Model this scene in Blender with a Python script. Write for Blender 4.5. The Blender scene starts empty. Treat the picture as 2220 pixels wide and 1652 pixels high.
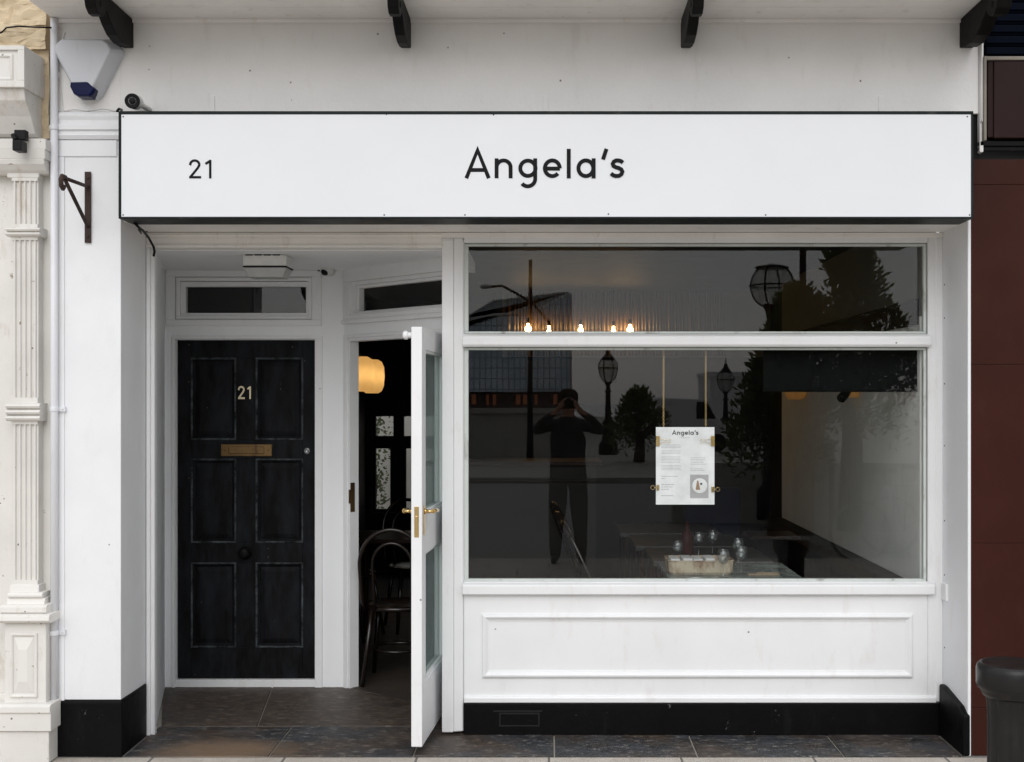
import bpy, math, random
from mathutils import Vector, Matrix
random.seed(21)
S = bpy.context.scene
COL = S.collection
H, D, K = 1.67, 6.0, 461.0            # eye height, distance to the facade plane, pixels per metre there
VX, VY = 1190.0, 870.0                # vanishing point of the facade normal (photo measured 2220 px wide)
def PX(x, Y): return (x - VX) / K * (1 + Y / D)
def PZ(y, Y): return H - (y - VY) / K * (1 + Y / D)
def P(x, y, Y): return Vector((PX(x, Y), Y, PZ(y, Y)))
W, DW = 0.372, 1.44                   # window plane, door plane (facade plane is Y = 0)
def RX(x, Y): return (x - VX) / K * (2 * W + D - Y) / D      # where a thing seen mirrored in the window stands
def RZ(y, Y): return H - (y - VY) / K * (2 * W + D - Y) / D

# ---------------------------------------------------------------- mesh builder
class MB:
    def __init__(s, M=None):
        s.v, s.f, s.sm, s.M = [], [], [], M
    def add(s, vs, fs, smooth=False):
        o = len(s.v)
        for p in vs:
            p = Vector(p)
            s.v.append(tuple(s.M @ p) if s.M is not None else tuple(p))
        for f in fs:
            s.f.append([i + o for i in f]); s.sm.append(smooth)
        return s
    def box(s, x0, x1, y0, y1, z0, z1):
        if x0 > x1: x0, x1 = x1, x0
        if y0 > y1: y0, y1 = y1, y0
        if z0 > z1: z0, z1 = z1, z0
        v = [(x0,y0,z0),(x1,y0,z0),(x1,y1,z0),(x0,y1,z0),(x0,y0,z1),(x1,y0,z1),(x1,y1,z1),(x0,y1,z1)]
        return s.add(v, [(0,3,2,1),(4,5,6,7),(0,1,5,4),(1,2,6,5),(2,3,7,6),(3,0,4,7)])
    def frus(s, a, ya, b, yb):
        """frustum between rectangles a=(x0,x1,z0,z1) at ya (front) and b at yb (back)"""
        v = [(a[0],ya,a[2]),(a[1],ya,a[2]),(a[1],ya,a[3]),(a[0],ya,a[3]),(b[0],yb,b[2]),(b[1],yb,b[2]),(b[1],yb,b[3]),(b[0],yb,b[3])]
        return s.add(v, [(0,1,2,3),(5,4,7,6),(4,5,1,0),(5,6,2,1),(6,7,3,2),(7,4,0,3)])
    def frame(s, x0, x1, z0, z1, l, r, b, t, y0, y1):
        if b: s.box(x0, x1, y0, y1, z0, z0 + b)
        if t: s.box(x0, x1, y0, y1, z1 - t, z1)
        if l: s.box(x0, x0 + l, y0, y1, z0 + b, z1 - t)
        if r: s.box(x1 - r, x1, y0, y1, z0 + b, z1 - t)
        return s
    def prism(s, pts, fn, a, b, smooth=False):
        """polygon pts (u,v) extruded from a to b; fn(u,v,w) gives the point"""
        n = len(pts)
        v = [fn(p[0], p[1], a) for p in pts] + [fn(p[0], p[1], b) for p in pts]
        f = [tuple(range(n))[::-1], tuple(range(n, 2 * n))]
        s.add(v, f)
        o = len(s.v) - 2 * n
        for i in range(n):
            j = (i + 1) % n
            s.f.append([o + i, o + j, o + n + j, o + n + i]); s.sm.append(smooth)
        return s
    def sweep_rect(s, prof, rect, smooth=False):
        """profile prof of (offset_in, y) swept round rectangle rect=(x0,x1,z0,z1) with mitred corners"""
        x0, x1, z0, z1 = rect
        v, n = [], len(prof)
        for k in range(4):
            for (o, y) in prof:
                v.append([(x0+o,y,z0+o),(x1-o,y,z0+o),(x1-o,y,z1-o),(x0+o,y,z1-o)][k])
        f = []
        for k in range(4):
            k2 = (k + 1) % 4
            for i in range(n - 1):
                f.append((k*n+i, k2*n+i, k2*n+i+1, k*n+i+1))
        return s.add(v, f, smooth)
    def tube(s, pts, r, n=8, cap=True, smooth=True, closed=False):
        pts = [Vector(p) for p in pts]; m = len(pts)
        rs = r if isinstance(r, (list, tuple)) else [r] * m
        v, prev = [], None
        for i, p in enumerate(pts):
            if closed: t = pts[(i+1) % m] - pts[i-1]
            else: t = pts[min(i+1, m-1)] - pts[max(i-1, 0)]
            if t.length < 1e-9: t = Vector((0,0,1))
            t.normalize()
            if prev is None:
                a = Vector((0,0,1)) if abs(t.z) < .9 else Vector((1,0,0))
                u = t.cross(a).normalized()
            else:
                u = (prev - t * prev.dot(t))
                u = u.normalized() if u.length > 1e-6 else t.orthogonal().normalized()
            prev = u; w = t.cross(u)
            for k in range(n):
                a = 2 * math.pi * k / n
                v.append(p + (u * math.cos(a) + w * math.sin(a)) * rs[i])
        f = []
        for i in range(m if closed else m - 1):
            j = (i + 1) % m
            for k in range(n):
                k2 = (k + 1) % n
                f.append((i*n+k, i*n+k2, j*n+k2, j*n+k))
        s.add(v, f, smooth)
        if cap and not closed:
            o = len(s.v) - n * m
            s.f.append([o + k for k in range(n)][::-1]); s.sm.append(False)
            s.f.append([o + (m-1)*n + k for k in range(n)]); s.sm.append(False)
        return s
    def lathe(s, prof, c, axis=(0,0,1), n=24, smooth=True, x_axis=None):
        """prof of (radius, height along axis) about point c"""
        c = Vector(c); a = Vector(axis).normalized()
        u = a.orthogonal().normalized() if x_axis is None else Vector(x_axis); w = a.cross(u)
        v, m = [], len(prof)
        for (r, h) in prof:
            for k in range(n):
                t = 2 * math.pi * k / n
                v.append(c + a * h + (u * math.cos(t) + w * math.sin(t)) * max(r, 1e-5))
        f = []
        for i in range(m - 1):
            for k in range(n):
                k2 = (k + 1) % n
                f.append((i*n+k, i*n+k2, (i+1)*n+k2, (i+1)*n+k))
        s.add(v, f, smooth)
        o = len(s.v) - n * m
        if prof[0][0] > 1e-4: s.f.append([o + k for k in range(n)][::-1]); s.sm.append(False)
        if prof[-1][0] > 1e-4: s.f.append([o + (m-1)*n + k for k in range(n)]); s.sm.append(False)
        return s
    def stroke(s, pts, w, fn, d0, d1):
        """a pen stroke of width w along (u,v) points, extruded d0..d1; fn(u,v,d)"""
        pts = [Vector((p[0], p[1])) for p in pts]; n = len(pts)
        closed = (pts[0] - pts[-1]).length < 1e-6
        if closed: pts = pts[:-1]; n -= 1
        ws = w if isinstance(w, (list, tuple)) else [w] * n
        L, R = [], []
        for i in range(n):
            a = pts[i] - pts[i-1] if (i > 0 or closed) else pts[1] - pts[0]
            b = pts[(i+1) % n] - pts[i] if (i < n-1 or closed) else a
            a = a.normalized(); b = b.normalized()
            na, nb = Vector((-a.y, a.x)), Vector((-b.y, b.x))
            m = (na + nb)
            m = m.normalized() if m.length > 1e-6 else na
            k = ws[i] / 2 / max(.45, m.dot(na))
            L.append(pts[i] + m * k); R.append(pts[i] - m * k)
        v = []
        for i in range(n):
            for q in (L[i], R[i]):
                v.append(fn(q.x, q.y, d0)); v.append(fn(q.x, q.y, d1))
        f = []
        for i in range(n if closed else n - 1):
            a, b = 4*i, 4*((i+1) % n)
            f += [(a, a+2, b+2, b), (a+1, b+1, b+3, a+3), (a, b, b+1, a+1), (a+2, a+3, b+3, b+2)]
        if not closed:
            f += [(0,1,3,2), (4*n-4, 4*n-2, 4*n-1, 4*n-3)]
        return s.add(v, f)
    def build(s, name, m, parent=None, bevel=0, seg=2, recalc=True):
        me = bpy.data.meshes.new(name)
        me.from_pydata(s.v, [], s.f)
        me.polygons.foreach_set('use_smooth', s.sm)
        me.materials.append(m)
        if recalc:
            import bmesh
            bm = bmesh.new(); bm.from_mesh(me)
            bmesh.ops.recalc_face_normals(bm, faces=bm.faces)
            bm.to_mesh(me); bm.free()
        me.update()
        o = bpy.data.objects.new(name, me); COL.objects.link(o)
        if parent is not None:
            o.parent = parent
            if parent.type == 'EMPTY': o.matrix_parent_inverse = Matrix.Translation(parent.location).inverted()
        if bevel:
            b = o.modifiers.new('edge', 'BEVEL'); b.width = bevel; b.segments = seg
            b.limit_method = 'ANGLE'; b.angle_limit = math.radians(35)
        return o

def tag(o, label=None, cat=None, group=None, kind=None):
    if label: o['label'] = label
    if cat: o['category'] = cat
    if group: o['group'] = group
    if kind: o['kind'] = kind
    return o
def thing(name, label, cat, loc=(0,0,0), group=None):
    o = bpy.data.objects.new(name, None); COL.objects.link(o)
    o.location = loc; o.empty_display_size = .1
    return tag(o, label, cat, group)
def copy_tree(o, parent=None):
    c = o.copy(); COL.objects.link(c)
    if parent is not None:
        c.parent = parent; c.matrix_parent_inverse = o.matrix_parent_inverse.copy()
    for ch in list(o.children): copy_tree(ch, c)
    return c
def dup(o, loc, rz=None, label=None, group=None, scale=None):
    c = copy_tree(o); c.location = loc
    if rz is not None: c.rotation_euler = (0, 0, rz)
    if scale: c.scale = (scale,) * 3
    if label: c['label'] = label
    if group: c['group'] = group
    return c
def arc(cx, cy, rx, ry, a0, a1, n=16):
    return [(cx + rx * math.cos(math.radians(a0 + (a1-a0)*i/n)), cy + ry * math.sin(math.radians(a0 + (a1-a0)*i/n))) for i in range(n+1)]

# ---------------------------------------------------------------- materials
def _new(name):
    m = bpy.data.materials.new(name); m.use_nodes = True
    nt = m.node_tree; return m, nt, nt.nodes, nt.links, nt.nodes['Principled BSDF']
def noise(nd, lk, co, scale, detail=4, rough=.55, sc=None):
    n = nd.new('ShaderNodeTexNoise'); n.inputs['Scale'].default_value = scale
    n.inputs['Detail'].default_value = detail; n.inputs['Roughness'].default_value = rough
    if sc:
        mp = nd.new('ShaderNodeMapping'); mp.inputs['Scale'].default_value = sc
        lk.new(co, mp.inputs['Vector']); co = mp.outputs['Vector']
    lk.new(co, n.inputs['Vector']); return n.outputs['Fac']
def ramp(nd, lk, f, a, b, ca=(0,0,0,1), cb=(1,1,1,1)):
    r = nd.new('ShaderNodeValToRGB'); r.color_ramp.elements[0].position = a; r.color_ramp.elements[1].position = b
    r.color_ramp.elements[0].color = ca; r.color_ramp.elements[1].color = cb
    lk.new(f, r.inputs['Fac']); return r.outputs['Color']
def mix(nd, lk, f, a, b, mode='MIX'):
    n = nd.new('ShaderNodeMix'); n.data_type = 'RGBA'; n.blend_type = mode
    for sock, v in ((n.inputs[0], f), (n.inputs[6], a), (n.inputs[7], b)):
        if isinstance(v, (int, float)): sock.default_value = v
        elif isinstance(v, tuple): sock.default_value = v if len(v) == 4 else v + (1,)
        else: lk.new(v, sock)
    return n.outputs[2]
def math_(nd, lk, op, a, b=None):
    n = nd.new('ShaderNodeMath'); n.operation = op
    for sock, v in zip(n.inputs, (a, b)):
        if v is None: continue
        if isinstance(v, (int, float)): sock.default_value = v
        else: lk.new(v, sock)
    return n.outputs[0]
def bump(nd, lk, b, h, strength, dist=.01):
    n = nd.new('ShaderNodeBump'); n.inputs['Strength'].default_value = strength; n.inputs['Distance'].default_value = dist
    lk.new(h, n.inputs['Height']); lk.new(n.outputs['Normal'], b.inputs['Normal'])
def coords(nd):
    # world position, so that joined and separate pieces never show the same patch twice
    return nd.new('ShaderNodeNewGeometry').outputs['Position']
def c4(c): return (c[0], c[1], c[2], 1)

def paint(name, col, rough=.45, var=.10, dirt=None, dirt_amt=.25, speck=0, bumpy=.25, bscale=60, streak=False, spec=.5, chip=None):
    m, nt, nd, lk, b = _new(name); co = coords(nd)
    f1 = noise(nd, lk, co, 2.3, 6, .6, (1, 1, .35) if streak else None)
    dark = tuple(c * (1 - var * 2) for c in col)
    base = mix(nd, lk, ramp(nd, lk, f1, .3, .62), c4(dark), c4(col))
    if dirt:
        f2 = noise(nd, lk, co, 7.5, 8, .7, (1.6, 1.6, .5))
        base = mix(nd, lk, math_(nd, lk, 'MULTIPLY', ramp(nd, lk, f2, .56, .72), dirt_amt), base, c4(dirt))
    if chip:
        f3 = noise(nd, lk, co, 16, 9, .75)
        base = mix(nd, lk, ramp(nd, lk, f3, .645, .665), base, c4(chip))
    if speck:
        v = nd.new('ShaderNodeTexVoronoi'); v.inputs['Scale'].default_value = 15
        lk.new(co, v.inputs['Vector'])
        sel = nd.new('ShaderNodeSeparateColor'); lk.new(v.outputs['Color'], sel.inputs[0])
        rad = math_(nd, lk, 'MULTIPLY', math_(nd, lk, 'GREATER_THAN', sel.outputs[0], 1 - speck), .075)
        sp = math_(nd, lk, 'LESS_THAN', v.outputs['Distance'], rad)
        base = mix(nd, lk, math_(nd, lk, 'MULTIPLY', sp, .75), base, (.06, .05, .045, 1))
    lk.new(base, b.inputs['Base Color'])
    rr = noise(nd, lk, co, 9, 4)
    mr = nd.new('ShaderNodeMapRange'); mr.inputs[3].default_value = rough - .08; mr.inputs[4].default_value = rough + .12
    lk.new(rr, mr.inputs[0]); lk.new(mr.outputs[0], b.inputs['Roughness'])
    b.inputs['Specular IOR Level'].default_value = min(spec, .12) if max(col) < .03 else spec
    if bumpy:
        h = math_(nd, lk, 'ADD', math_(nd, lk, 'MULTIPLY', noise(nd, lk, co, bscale, 3), .4), noise(nd, lk, co, 7, 5))
        bump(nd, lk, b, h, bumpy, .004)
    return m
def plain(name, col, rough=.5, metal=0, emit=None, estr=0):
    m, nt, nd, lk, b = _new(name); co = coords(nd)
    f = noise(nd, lk, co, 14, 5)
    lk.new(mix(nd, lk, ramp(nd, lk, f, .3, .7), c4(tuple(c * .82 for c in col)), c4(col)), b.inputs['Base Color'])
    b.inputs['Roughness'].default_value = rough; b.inputs['Metallic'].default_value = metal
    if max(col) < .06 and not metal: b.inputs['Specular IOR Level'].default_value = .12
    if emit:
        b.inputs['Emission Color'].default_value = c4(emit); b.inputs['Emission Strength'].default_value = estr
    return m
def glass(name, f0=.042, tint=(.97, .985, .98), wave=0.0, rough=0.0):
    m = bpy.data.materials.new(name); m.use_nodes = True
    nt = m.node_tree; nd, lk = nt.nodes, nt.links; nd.remove(nd['Principled BSDF'])
    lw = nd.new('ShaderNodeLayerWeight'); lw.inputs['Blend'].default_value = .5
    p = math_(nd, lk, 'POWER', lw.outputs['Facing'], 5.0)
    fr = math_(nd, lk, 'ADD', math_(nd, lk, 'MULTIPLY', p, 1 - f0), f0)
    t = nd.new('ShaderNodeBsdfTransparent'); t.inputs[0].default_value = c4(tint)
    g = nd.new('ShaderNodeBsdfGlossy'); g.inputs['Roughness'].default_value = rough
    if wave:
        co = coords(nd); n = noise(nd, lk, co, 1.6, 2, .4, (1, 1, .8))
        bn = nd.new('ShaderNodeBump'); bn.inputs['Strength'].default_value = wave; bn.inputs['Distance'].default_value = .01
        lk.new(n, bn.inputs['Height']); lk.new(bn.outputs['Normal'], g.inputs['Normal'])
    ms = nd.new('ShaderNodeMixShader'); lk.new(fr, ms.inputs[0]); lk.new(t.outputs[0], ms.inputs[1]); lk.new(g.outputs[0], ms.inputs[2])
    lk.new(ms.outputs[0], nd['Material Output'].inputs[0])
    return m

WHITE = paint('white_gloss_paint', (.82, .825, .83), .42, .03, (.55, .50, .44), .25, .05, .12, 40)
WHITE2 = paint('white_masonry_paint', (.80, .81, .825), .6, .03, (.6, .57, .52), .22, .04, .3, 70)
WHITE3 = paint('brightened_recess_white', (.875, .885, .90), .55, .02, (.6, .57, .52), .18, .04, .2, 60)  # paler copy of the white, adds light to the recess walls by colour
OLDWHITE = paint('weathered_white_render', (.83, .82, .805), .7, .035, (.55, .50, .44), .25, .22, .8, 55)
SOFFITM = paint('soffit_paint', (.88, .865, .845), .55, .05, (.50, .43, .34), .4, .05, .15, 60, True)
LINTELM = paint('cream_lintel_paint', (.88, .86, .83), .5, .06, (.48, .41, .33), .45, .05, .25, 50)
CREAM = paint('cream_masonry_paint', (.74, .722, .685), .55, .06, (.42, .34, .25), .55, .3, .35, 60, False, .4, (.25, .19, .13))
SIGNW = paint('sign_panel_white', (.75, .765, .785), .5, .015, None, 0, 0, .0)
BLACKP = paint('black_masonry_paint', (.002, .002, .0022), .5, .25, (.012, .011, .010), .5, .04, .7, 35, False, .12, (.10, .10, .095))
BLACKW = paint('black_timber_paint', (.004, .0035, .0035), .5, .2, (.018, .014, .01), .5, 0, .4, 50, False, .15)
RIM = paint('dark_green_sign_rim', (.012, .017, .017), .4, .2, (.05, .055, .05), .5, 0, .2, 40)
MAROON = paint('maroon_glazed_tile', (.043, .0125, .0085), .36, .12, (.06, .03, .02), .25, .0, .12, 30, False, .10)
MAROOND = paint('dark_maroon_board', (.022, .009, .008), .4, .12, (.05, .03, .025), .25, .06, .2, 30, False, .22)
NAVY = plain('navy_shutter_metal', (.0015, .003, .0075), .45, .2)
LETTER = plain('black_lettering', (.006, .006, .0075), .5)
BRASS = plain('polished_brass', (.78, .56, .25), .22, 1)
OLDBRASS = paint('tarnished_brass', (.17, .105, .045), .45, .35, (.02, .014, .009), 1.0, 0, .6, 60)
OLDBRASS.node_tree.nodes['Principled BSDF'].inputs['Metallic'].default_value = .85
RUST = paint('rusty_iron', (.045, .022, .015), .75, .3, (.16, .055, .025), .9, 0, .9, 80)
BLACKPLASTIC = plain('black_plastic', (.012, .012, .013), .4)
WPLASTIC = plain('white_plastic', (.72, .72, .70), .4)
ALARMW = paint('alarm_box_plastic', (.56, .575, .61), .35, .03, (.35, .33, .3), .25, .04, .1, 90)
BLUELENS = plain('blue_lens', (.003, .006, .05), .25)
CHROME = plain('grey_metal', (.5, .5, .5), .3, 1)
GLASS = glass('window_glass', .034, (.975, .985, .98), .02)
GLASS2 = glass('door_glass', .05, (.80, .88, .86), .0)
CLEAR = glass('clear_tableware_glass', .13, (.93, .95, .95))
DIFF = plain('prismatic_diffuser', (.45, .46, .45), .3)
PIPEM = paint('pipe_paint', (.74, .75, .78), .4, .03, (.5, .46, .4), .3, .05, .1, 60)
STONE = paint('rough_sandstone', (.66, .54, .37), .9, .08, (.42, .31, .18), .5, .05, 1.0, 30)
WOODD = paint('dark_varnished_wood', (.022, .011, .007), .3, .3, (.05, .024, .012), .6, 0, .2, 40)
BENT = paint('bentwood_lacquer', (.011, .0065, .005), .22, .2, None, 0, 0, 0)
FLOORW = paint('dark_floorboards', (.055, .045, .037), .5, .2, (.03, .025, .02), .6, 0, .3, 40)
BLINDM = plain('black_blind_fabric', (.0035, .004, .005), .9)
INWALL = paint('interior_plaster', (.78, .78, .745), .75, .04, (.3, .29, .26), .2, 0, .3, 25)
INBROWN = paint('brown_panelled_wall', (.05, .032, .022), .6, .15, None, 0, 0, .3, 25)
INDARK = paint('dark_painted_wall', (.012, .011, .011), .6, .15, None, 0, 0, .3, 25)
RAILM = plain('dark_blue_rail', (.006, .007, .012), .7)
LEATHER = paint('black_leather', (.012, .011, .010), .55, .2, None, 0, 0, .4, 90)
BLUEF = plain('navy_fabric', (.006, .010, .035), .8)
PAPER = plain('menu_paper', (.96, .96, .97), .6)
INK = plain('grey_print', (.42, .42, .44), .7)
INKD = plain('dark_print', (.06, .06, .065), .7)
BULB = plain('lit_filament_bulb', (1, .8, .5), .3, 0, (1.0, .60, .22), 38)
BARK = paint('bark', (.07, .05, .035), .9, .2, None, 0, 0, .8, 30)
IRONB = paint('black_lamp_iron', (.012, .012, .013), .45, .2, None, 0, 0, .2, 40)
def thin(name, col, tcol, rough=.5, amt=.5):
    m, nt, nd, lk, b = _new(name)
    f = noise(nd, lk, coords(nd), 3, 5)
    lk.new(mix(nd, lk, ramp(nd, lk, f, .35, .65), c4(tuple(c * .6 for c in col)), c4(col)), b.inputs['Base Color']); b.inputs['Roughness'].default_value = rough
    b.inputs['Specular IOR Level'].default_value = .2
    t = nd.new('ShaderNodeBsdfTranslucent'); t.inputs[0].default_value = c4(tcol)
    ms = nd.new('ShaderNodeMixShader'); ms.inputs[0].default_value = amt
    lk.new(b.outputs[0], ms.inputs[1]); lk.new(t.outputs[0], ms.inputs[2]); lk.new(ms.outputs[0], nd['Material Output'].inputs[0])
    return m
LAMPG = thin('frosted_lamp_glass', (.55, .55, .55), (.85, .85, .83), .4, .6)
_n = LAMPG.node_tree; _t = _n.nodes.new('ShaderNodeBsdfTransparent'); _t.inputs[0].default_value = (.9, .9, .88, 1); _m = _n.nodes.new('ShaderNodeMixShader'); _m.inputs[0].default_value = .55
_s = _n.nodes['Material Output'].inputs[0].links[0].from_socket; _n.links.new(_s, _m.inputs[1]); _n.links.new(_t.outputs[0], _m.inputs[2]); _n.links.new(_m.outputs[0], _n.nodes['Material Output'].inputs[0])
SHADE = thin('opal_lamp_shade', (.8, .64, .38), (.97, .74, .40), .4, .7)
LAMPB = plain('lamp_bulb', (1, .8, .5), .3, 0, (1.0, .74, .42), 12)
LAMPB2 = plain('dim_lamp_bulb', (1, .8, .5), .3, 0, (1.0, .62, .30), 1.3)
LEAF = thin('dark_leaves', (.10, .12, .06), (.12, .15, .05), .6, .35)
TYRE = plain('tyre_rubber', (.02, .02, .02), .8)
DIMTAB = paint('dimmed_table_top', (.045, .048, .046), .3, .2, None, 0, 0, .1)  # fading of the farther tables into the dim room, put into their colour

BENT.node_tree.nodes['Principled BSDF'].inputs['Specular IOR Level'].default_value = .5
NAVY.node_tree.nodes['Principled BSDF'].inputs['Specular IOR Level'].default_value = .03
def marble():
    m, nt, nd, lk, b = _new('green_grey_marble'); co = coords(nd)
    n = nd.new('ShaderNodeTexNoise'); n.inputs['Scale'].default_value = 5; n.inputs['Detail'].default_value = 10; n.inputs['Distortion'].default_value = 1.2
    lk.new(co, n.inputs['Vector'])
    c = mix(nd, lk, ramp(nd, lk, n.outputs['Fac'], .42, .62), (.13, .16, .155, 1), (.30, .35, .335, 1))
    lk.new(c, b.inputs['Base Color']); b.inputs['Roughness'].default_value = .22
    return m
MARBLE = marble()
def rustytin():
    m, nt, nd, lk, b = _new('rusty_enamel_tin'); co = coords(nd)
    f = noise(nd, lk, co, 11, 9, .7, (1, 1, .5))
    c = mix(nd, lk, ramp(nd, lk, f, .43, .60), (.50, .43, .32, 1), (.17, .075, .03, 1))
    lk.new(c, b.inputs['Base Color']); b.inputs['Roughness'].default_value = .5
    return m
TIN = rustytin()
def black_door():
    m, nt, nd, lk, b = _new('worn_black_door_paint'); co = coords(nd)
    f = noise(nd, lk, co, 6, 10, .72, (1.8, 1, .5))
    g = noise(nd, lk, co, 30, 8, .7, (1, 1, .25))
    c = mix(nd, lk, ramp(nd, lk, f, .38, .66), (.0050, .0048, .0048, 1), (.0165, .0185, .0225, 1))
    c = mix(nd, lk, math_(nd, lk, 'MULTIPLY', ramp(nd, lk, g, .62, .72), .5), c, (.024, .017, .011, 1))
    v = nd.new('ShaderNodeTexVoronoi'); v.inputs['Scale'].default_value = 28; lk.new(co, v.inputs['Vector'])
    sel = nd.new('ShaderNodeSeparateColor'); lk.new(v.outputs['Color'], sel.inputs[0])
    sp = math_(nd, lk, 'LESS_THAN', v.outputs['Distance'], math_(nd, lk, 'MULTIPLY', math_(nd, lk, 'GREATER_THAN', sel.outputs[0], .95), .10))
    c = mix(nd, lk, math_(nd, lk, 'MULTIPLY', sp, .5), c, (.2, .19, .17, 1))
    lk.new(c, b.inputs['Base Color'])
    mr = nd.new('ShaderNodeMapRange'); mr.inputs[3].default_value = .55; mr.inputs[4].default_value = .62
    lk.new(f, mr.inputs[0]); lk.new(mr.outputs[0], b.inputs['Roughness'])
    b.inputs['Specular IOR Level'].default_value = .07
    bump(nd, lk, b, g, .25, .004)
    return m
DOORM = black_door()
def worn_edge():
    m, nt, nd, lk, b = _new('rubbed_door_moulding'); co = coords(nd)
    g = noise(nd, lk, co, 14, 9, .75)
    lk.new(mix(nd, lk, ramp(nd, lk, g, .40, .64), (.005, .0055, .006, 1), (.095, .11, .118, 1)), b.inputs['Base Color'])
    b.inputs['Roughness'].default_value = .6; b.inputs['Specular IOR Level'].default_value = .15
    return m
DOORE = worn_edge()
def slate(name, brown):
    m, nt, nd, lk, b = _new(name); co = coords(nd)
    f = noise(nd, lk, co, 6, 12, .80, (.9, 1.6, 1))
    g = noise(nd, lk, co, 30, 10, .82, (.5, 1.2, 1))
    h = noise(nd, lk, co, 2.1, 5, .6)
    c = mix(nd, lk, ramp(nd, lk, f, .40, .62), (.010, .011, .013, 1), (.062, .065, .074, 1))
    c = mix(nd, lk, ramp(nd, lk, g, .55, .60), c, (.26, .25, .23, 1))
    c = mix(nd, lk, ramp(nd, lk, noise(nd, lk, co, 40, 8, .75, (.5, 1.6, 1)), .52, .62), c, (.010, .011, .014, 1))
    c = mix(nd, lk, math_(nd, lk, 'MULTIPLY', ramp(nd, lk, h, .44 - brown * .16, .60 - brown * .16), .65), c, mix(nd, lk, ramp(nd, lk, g, .40, .58), (.030, .020, .013, 1), (.115, .078, .050, 1)))
    # dried clay stain on the slabs in front of the door
    mp = nd.new('ShaderNodeMapping'); mp.inputs['Location'].default_value = (1.55 * 2.4, -.10 * 4, 0); mp.inputs['Scale'].default_value = (2.4, 4, 1)
    lk.new(co, mp.inputs['Vector'])
    ln = nd.new('ShaderNodeVectorMath'); ln.operation = 'LENGTH'; lk.new(mp.outputs['Vector'], ln.inputs[0])
    r = math_(nd, lk, 'ADD', ln.outputs['Value'], math_(nd, lk, 'MULTIPLY', math_(nd, lk, 'SUBTRACT', f, .5), 1.1))
    c = mix(nd, lk, math_(nd, lk, 'MULTIPLY', ramp(nd, lk, r, .40, 1.0, (1,1,1,1), (0,0,0,1)), .85), c, (.20, .135, .085, 1))
    lk.new(c, b.inputs['Base Color'])
    mr = nd.new('ShaderNodeMapRange'); mr.inputs[3].default_value = .35; mr.inputs[4].default_value = .75
    lk.new(f, mr.inputs[0]); lk.new(mr.outputs[0], b.inputs['Roughness'])
    bump(nd, lk, b, math_(nd, lk, 'ADD', f, math_(nd, lk, 'MULTIPLY', g, .35)), .6, .006)
    return m
SLATE = slate('wet_slate_slab', 0.0); SLATEB = slate('muddy_slate_step', 1.0)
def ground(name, a, bcol, scale=9, joints=None):
    m, nt, nd, lk, b = _new(name); co = coords(nd)
    f = noise(nd, lk, co, scale, 9, .7); g = noise(nd, lk, co, 120, 3)
    c = mix(nd, lk, ramp(nd, lk, f, .35, .65), c4(a), c4(bcol))
    c = mix(nd, lk, ramp(nd, lk, g, .55, .72), c, c4(tuple(x * .72 for x in a)))
    if joints:
        br = nd.new('ShaderNodeTexBrick'); br.inputs['Scale'].default_value = 1
        br.inputs['Brick Width'].default_value = joints; br.inputs['Row Height'].default_value = joints * .8
        br.inputs['Mortar Size'].default_value = .006; lk.new(co, br.inputs['Vector'])
        c = mix(nd, lk, br.outputs['Fac'], c, c4(tuple(x * .35 for x in a)))
    lk.new(c, b.inputs['Base Color']); b.inputs['Roughness'].default_value = .85
    bump(nd, lk, b, g, .4, .004)
    return m
PAVE = ground('concrete_paving', (.43, .385, .335), (.55, .505, .445), 6, .62)
ASPH = ground('asphalt', (.15, .147, .143), (.20, .196, .19), 3)
SANDG = ground('promenade_paving', (.28, .265, .24), (.36, .345, .32), 2, 1.2)
PALE = ground('pale_stone', (.40, .38, .34), (.50, .48, .44), 3)
SEAM = plain('grey_sea', (.10, .12, .13), .3)
def ribbed(name, base, scale, axis='X', rough=.35, strength=.6):
    m, nt, nd, lk, b = _new(name); co = coords(nd)
    w = nd.new('ShaderNodeTexWave'); w.inputs['Scale'].default_value = scale; w.bands_direction = axis
    w.inputs['Distortion'].default_value = .15
    lk.new(co, w.inputs['Vector'])
    c = mix(nd, lk, ramp(nd, lk, w.outputs['Fac'], .1, .35), c4(tuple(x * .4 for x in base)), c4(base))
    lk.new(c, b.inputs['Base Color']); b.inputs['Roughness'].default_value = rough
    bump(nd, lk, b, w.outputs['Fac'], strength, .02)
    return m
RIBWALL = paint('fluted_dark_panelling', (.11, .065, .035), .35, .2, None, 0, 0, 0)
def grid():
    m, nt, nd, lk, b = _new('ribbed_pale_cladding'); co = coords(nd)
    a = None
    for d_, s_, w_ in (('X', 1.0, .22), ('Z', .55, .12)):
        w = nd.new('ShaderNodeTexWave'); w.inputs['Scale'].default_value = s_; w.bands_direction = d_; w.wave_profile = 'SAW'; lk.new(co, w.inputs['Vector'])
        l = math_(nd, lk, 'LESS_THAN', w.outputs['Fac'], w_); a = l if a is None else math_(nd, lk, 'MAXIMUM', a, l)
    n = noise(nd, lk, co, .6, 3)
    c = mix(nd, lk, ramp(nd, lk, n, .35, .65), (.52, .62, .70, 1), (.78, .86, .92, 1))
    lk.new(mix(nd, lk, a, c, (.34, .40, .45, 1)), b.inputs['Base Color']); b.inputs['Roughness'].default_value = .28; b.inputs['Metallic'].default_value = .85
    return m
MUSEUMG = grid()
def pb(mb, x0, y0, x1, y1, Y, Yb, Yref=None):
    """box whose front face, at depth Y, fills the photo rectangle (x0,y0)-(x1,y1)"""
    R = Y if Yref is None else Yref
    return mb.box(PX(x0, R), PX(x1, R), Y, Yb, PZ(y1, R), PZ(y0, R))

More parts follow.
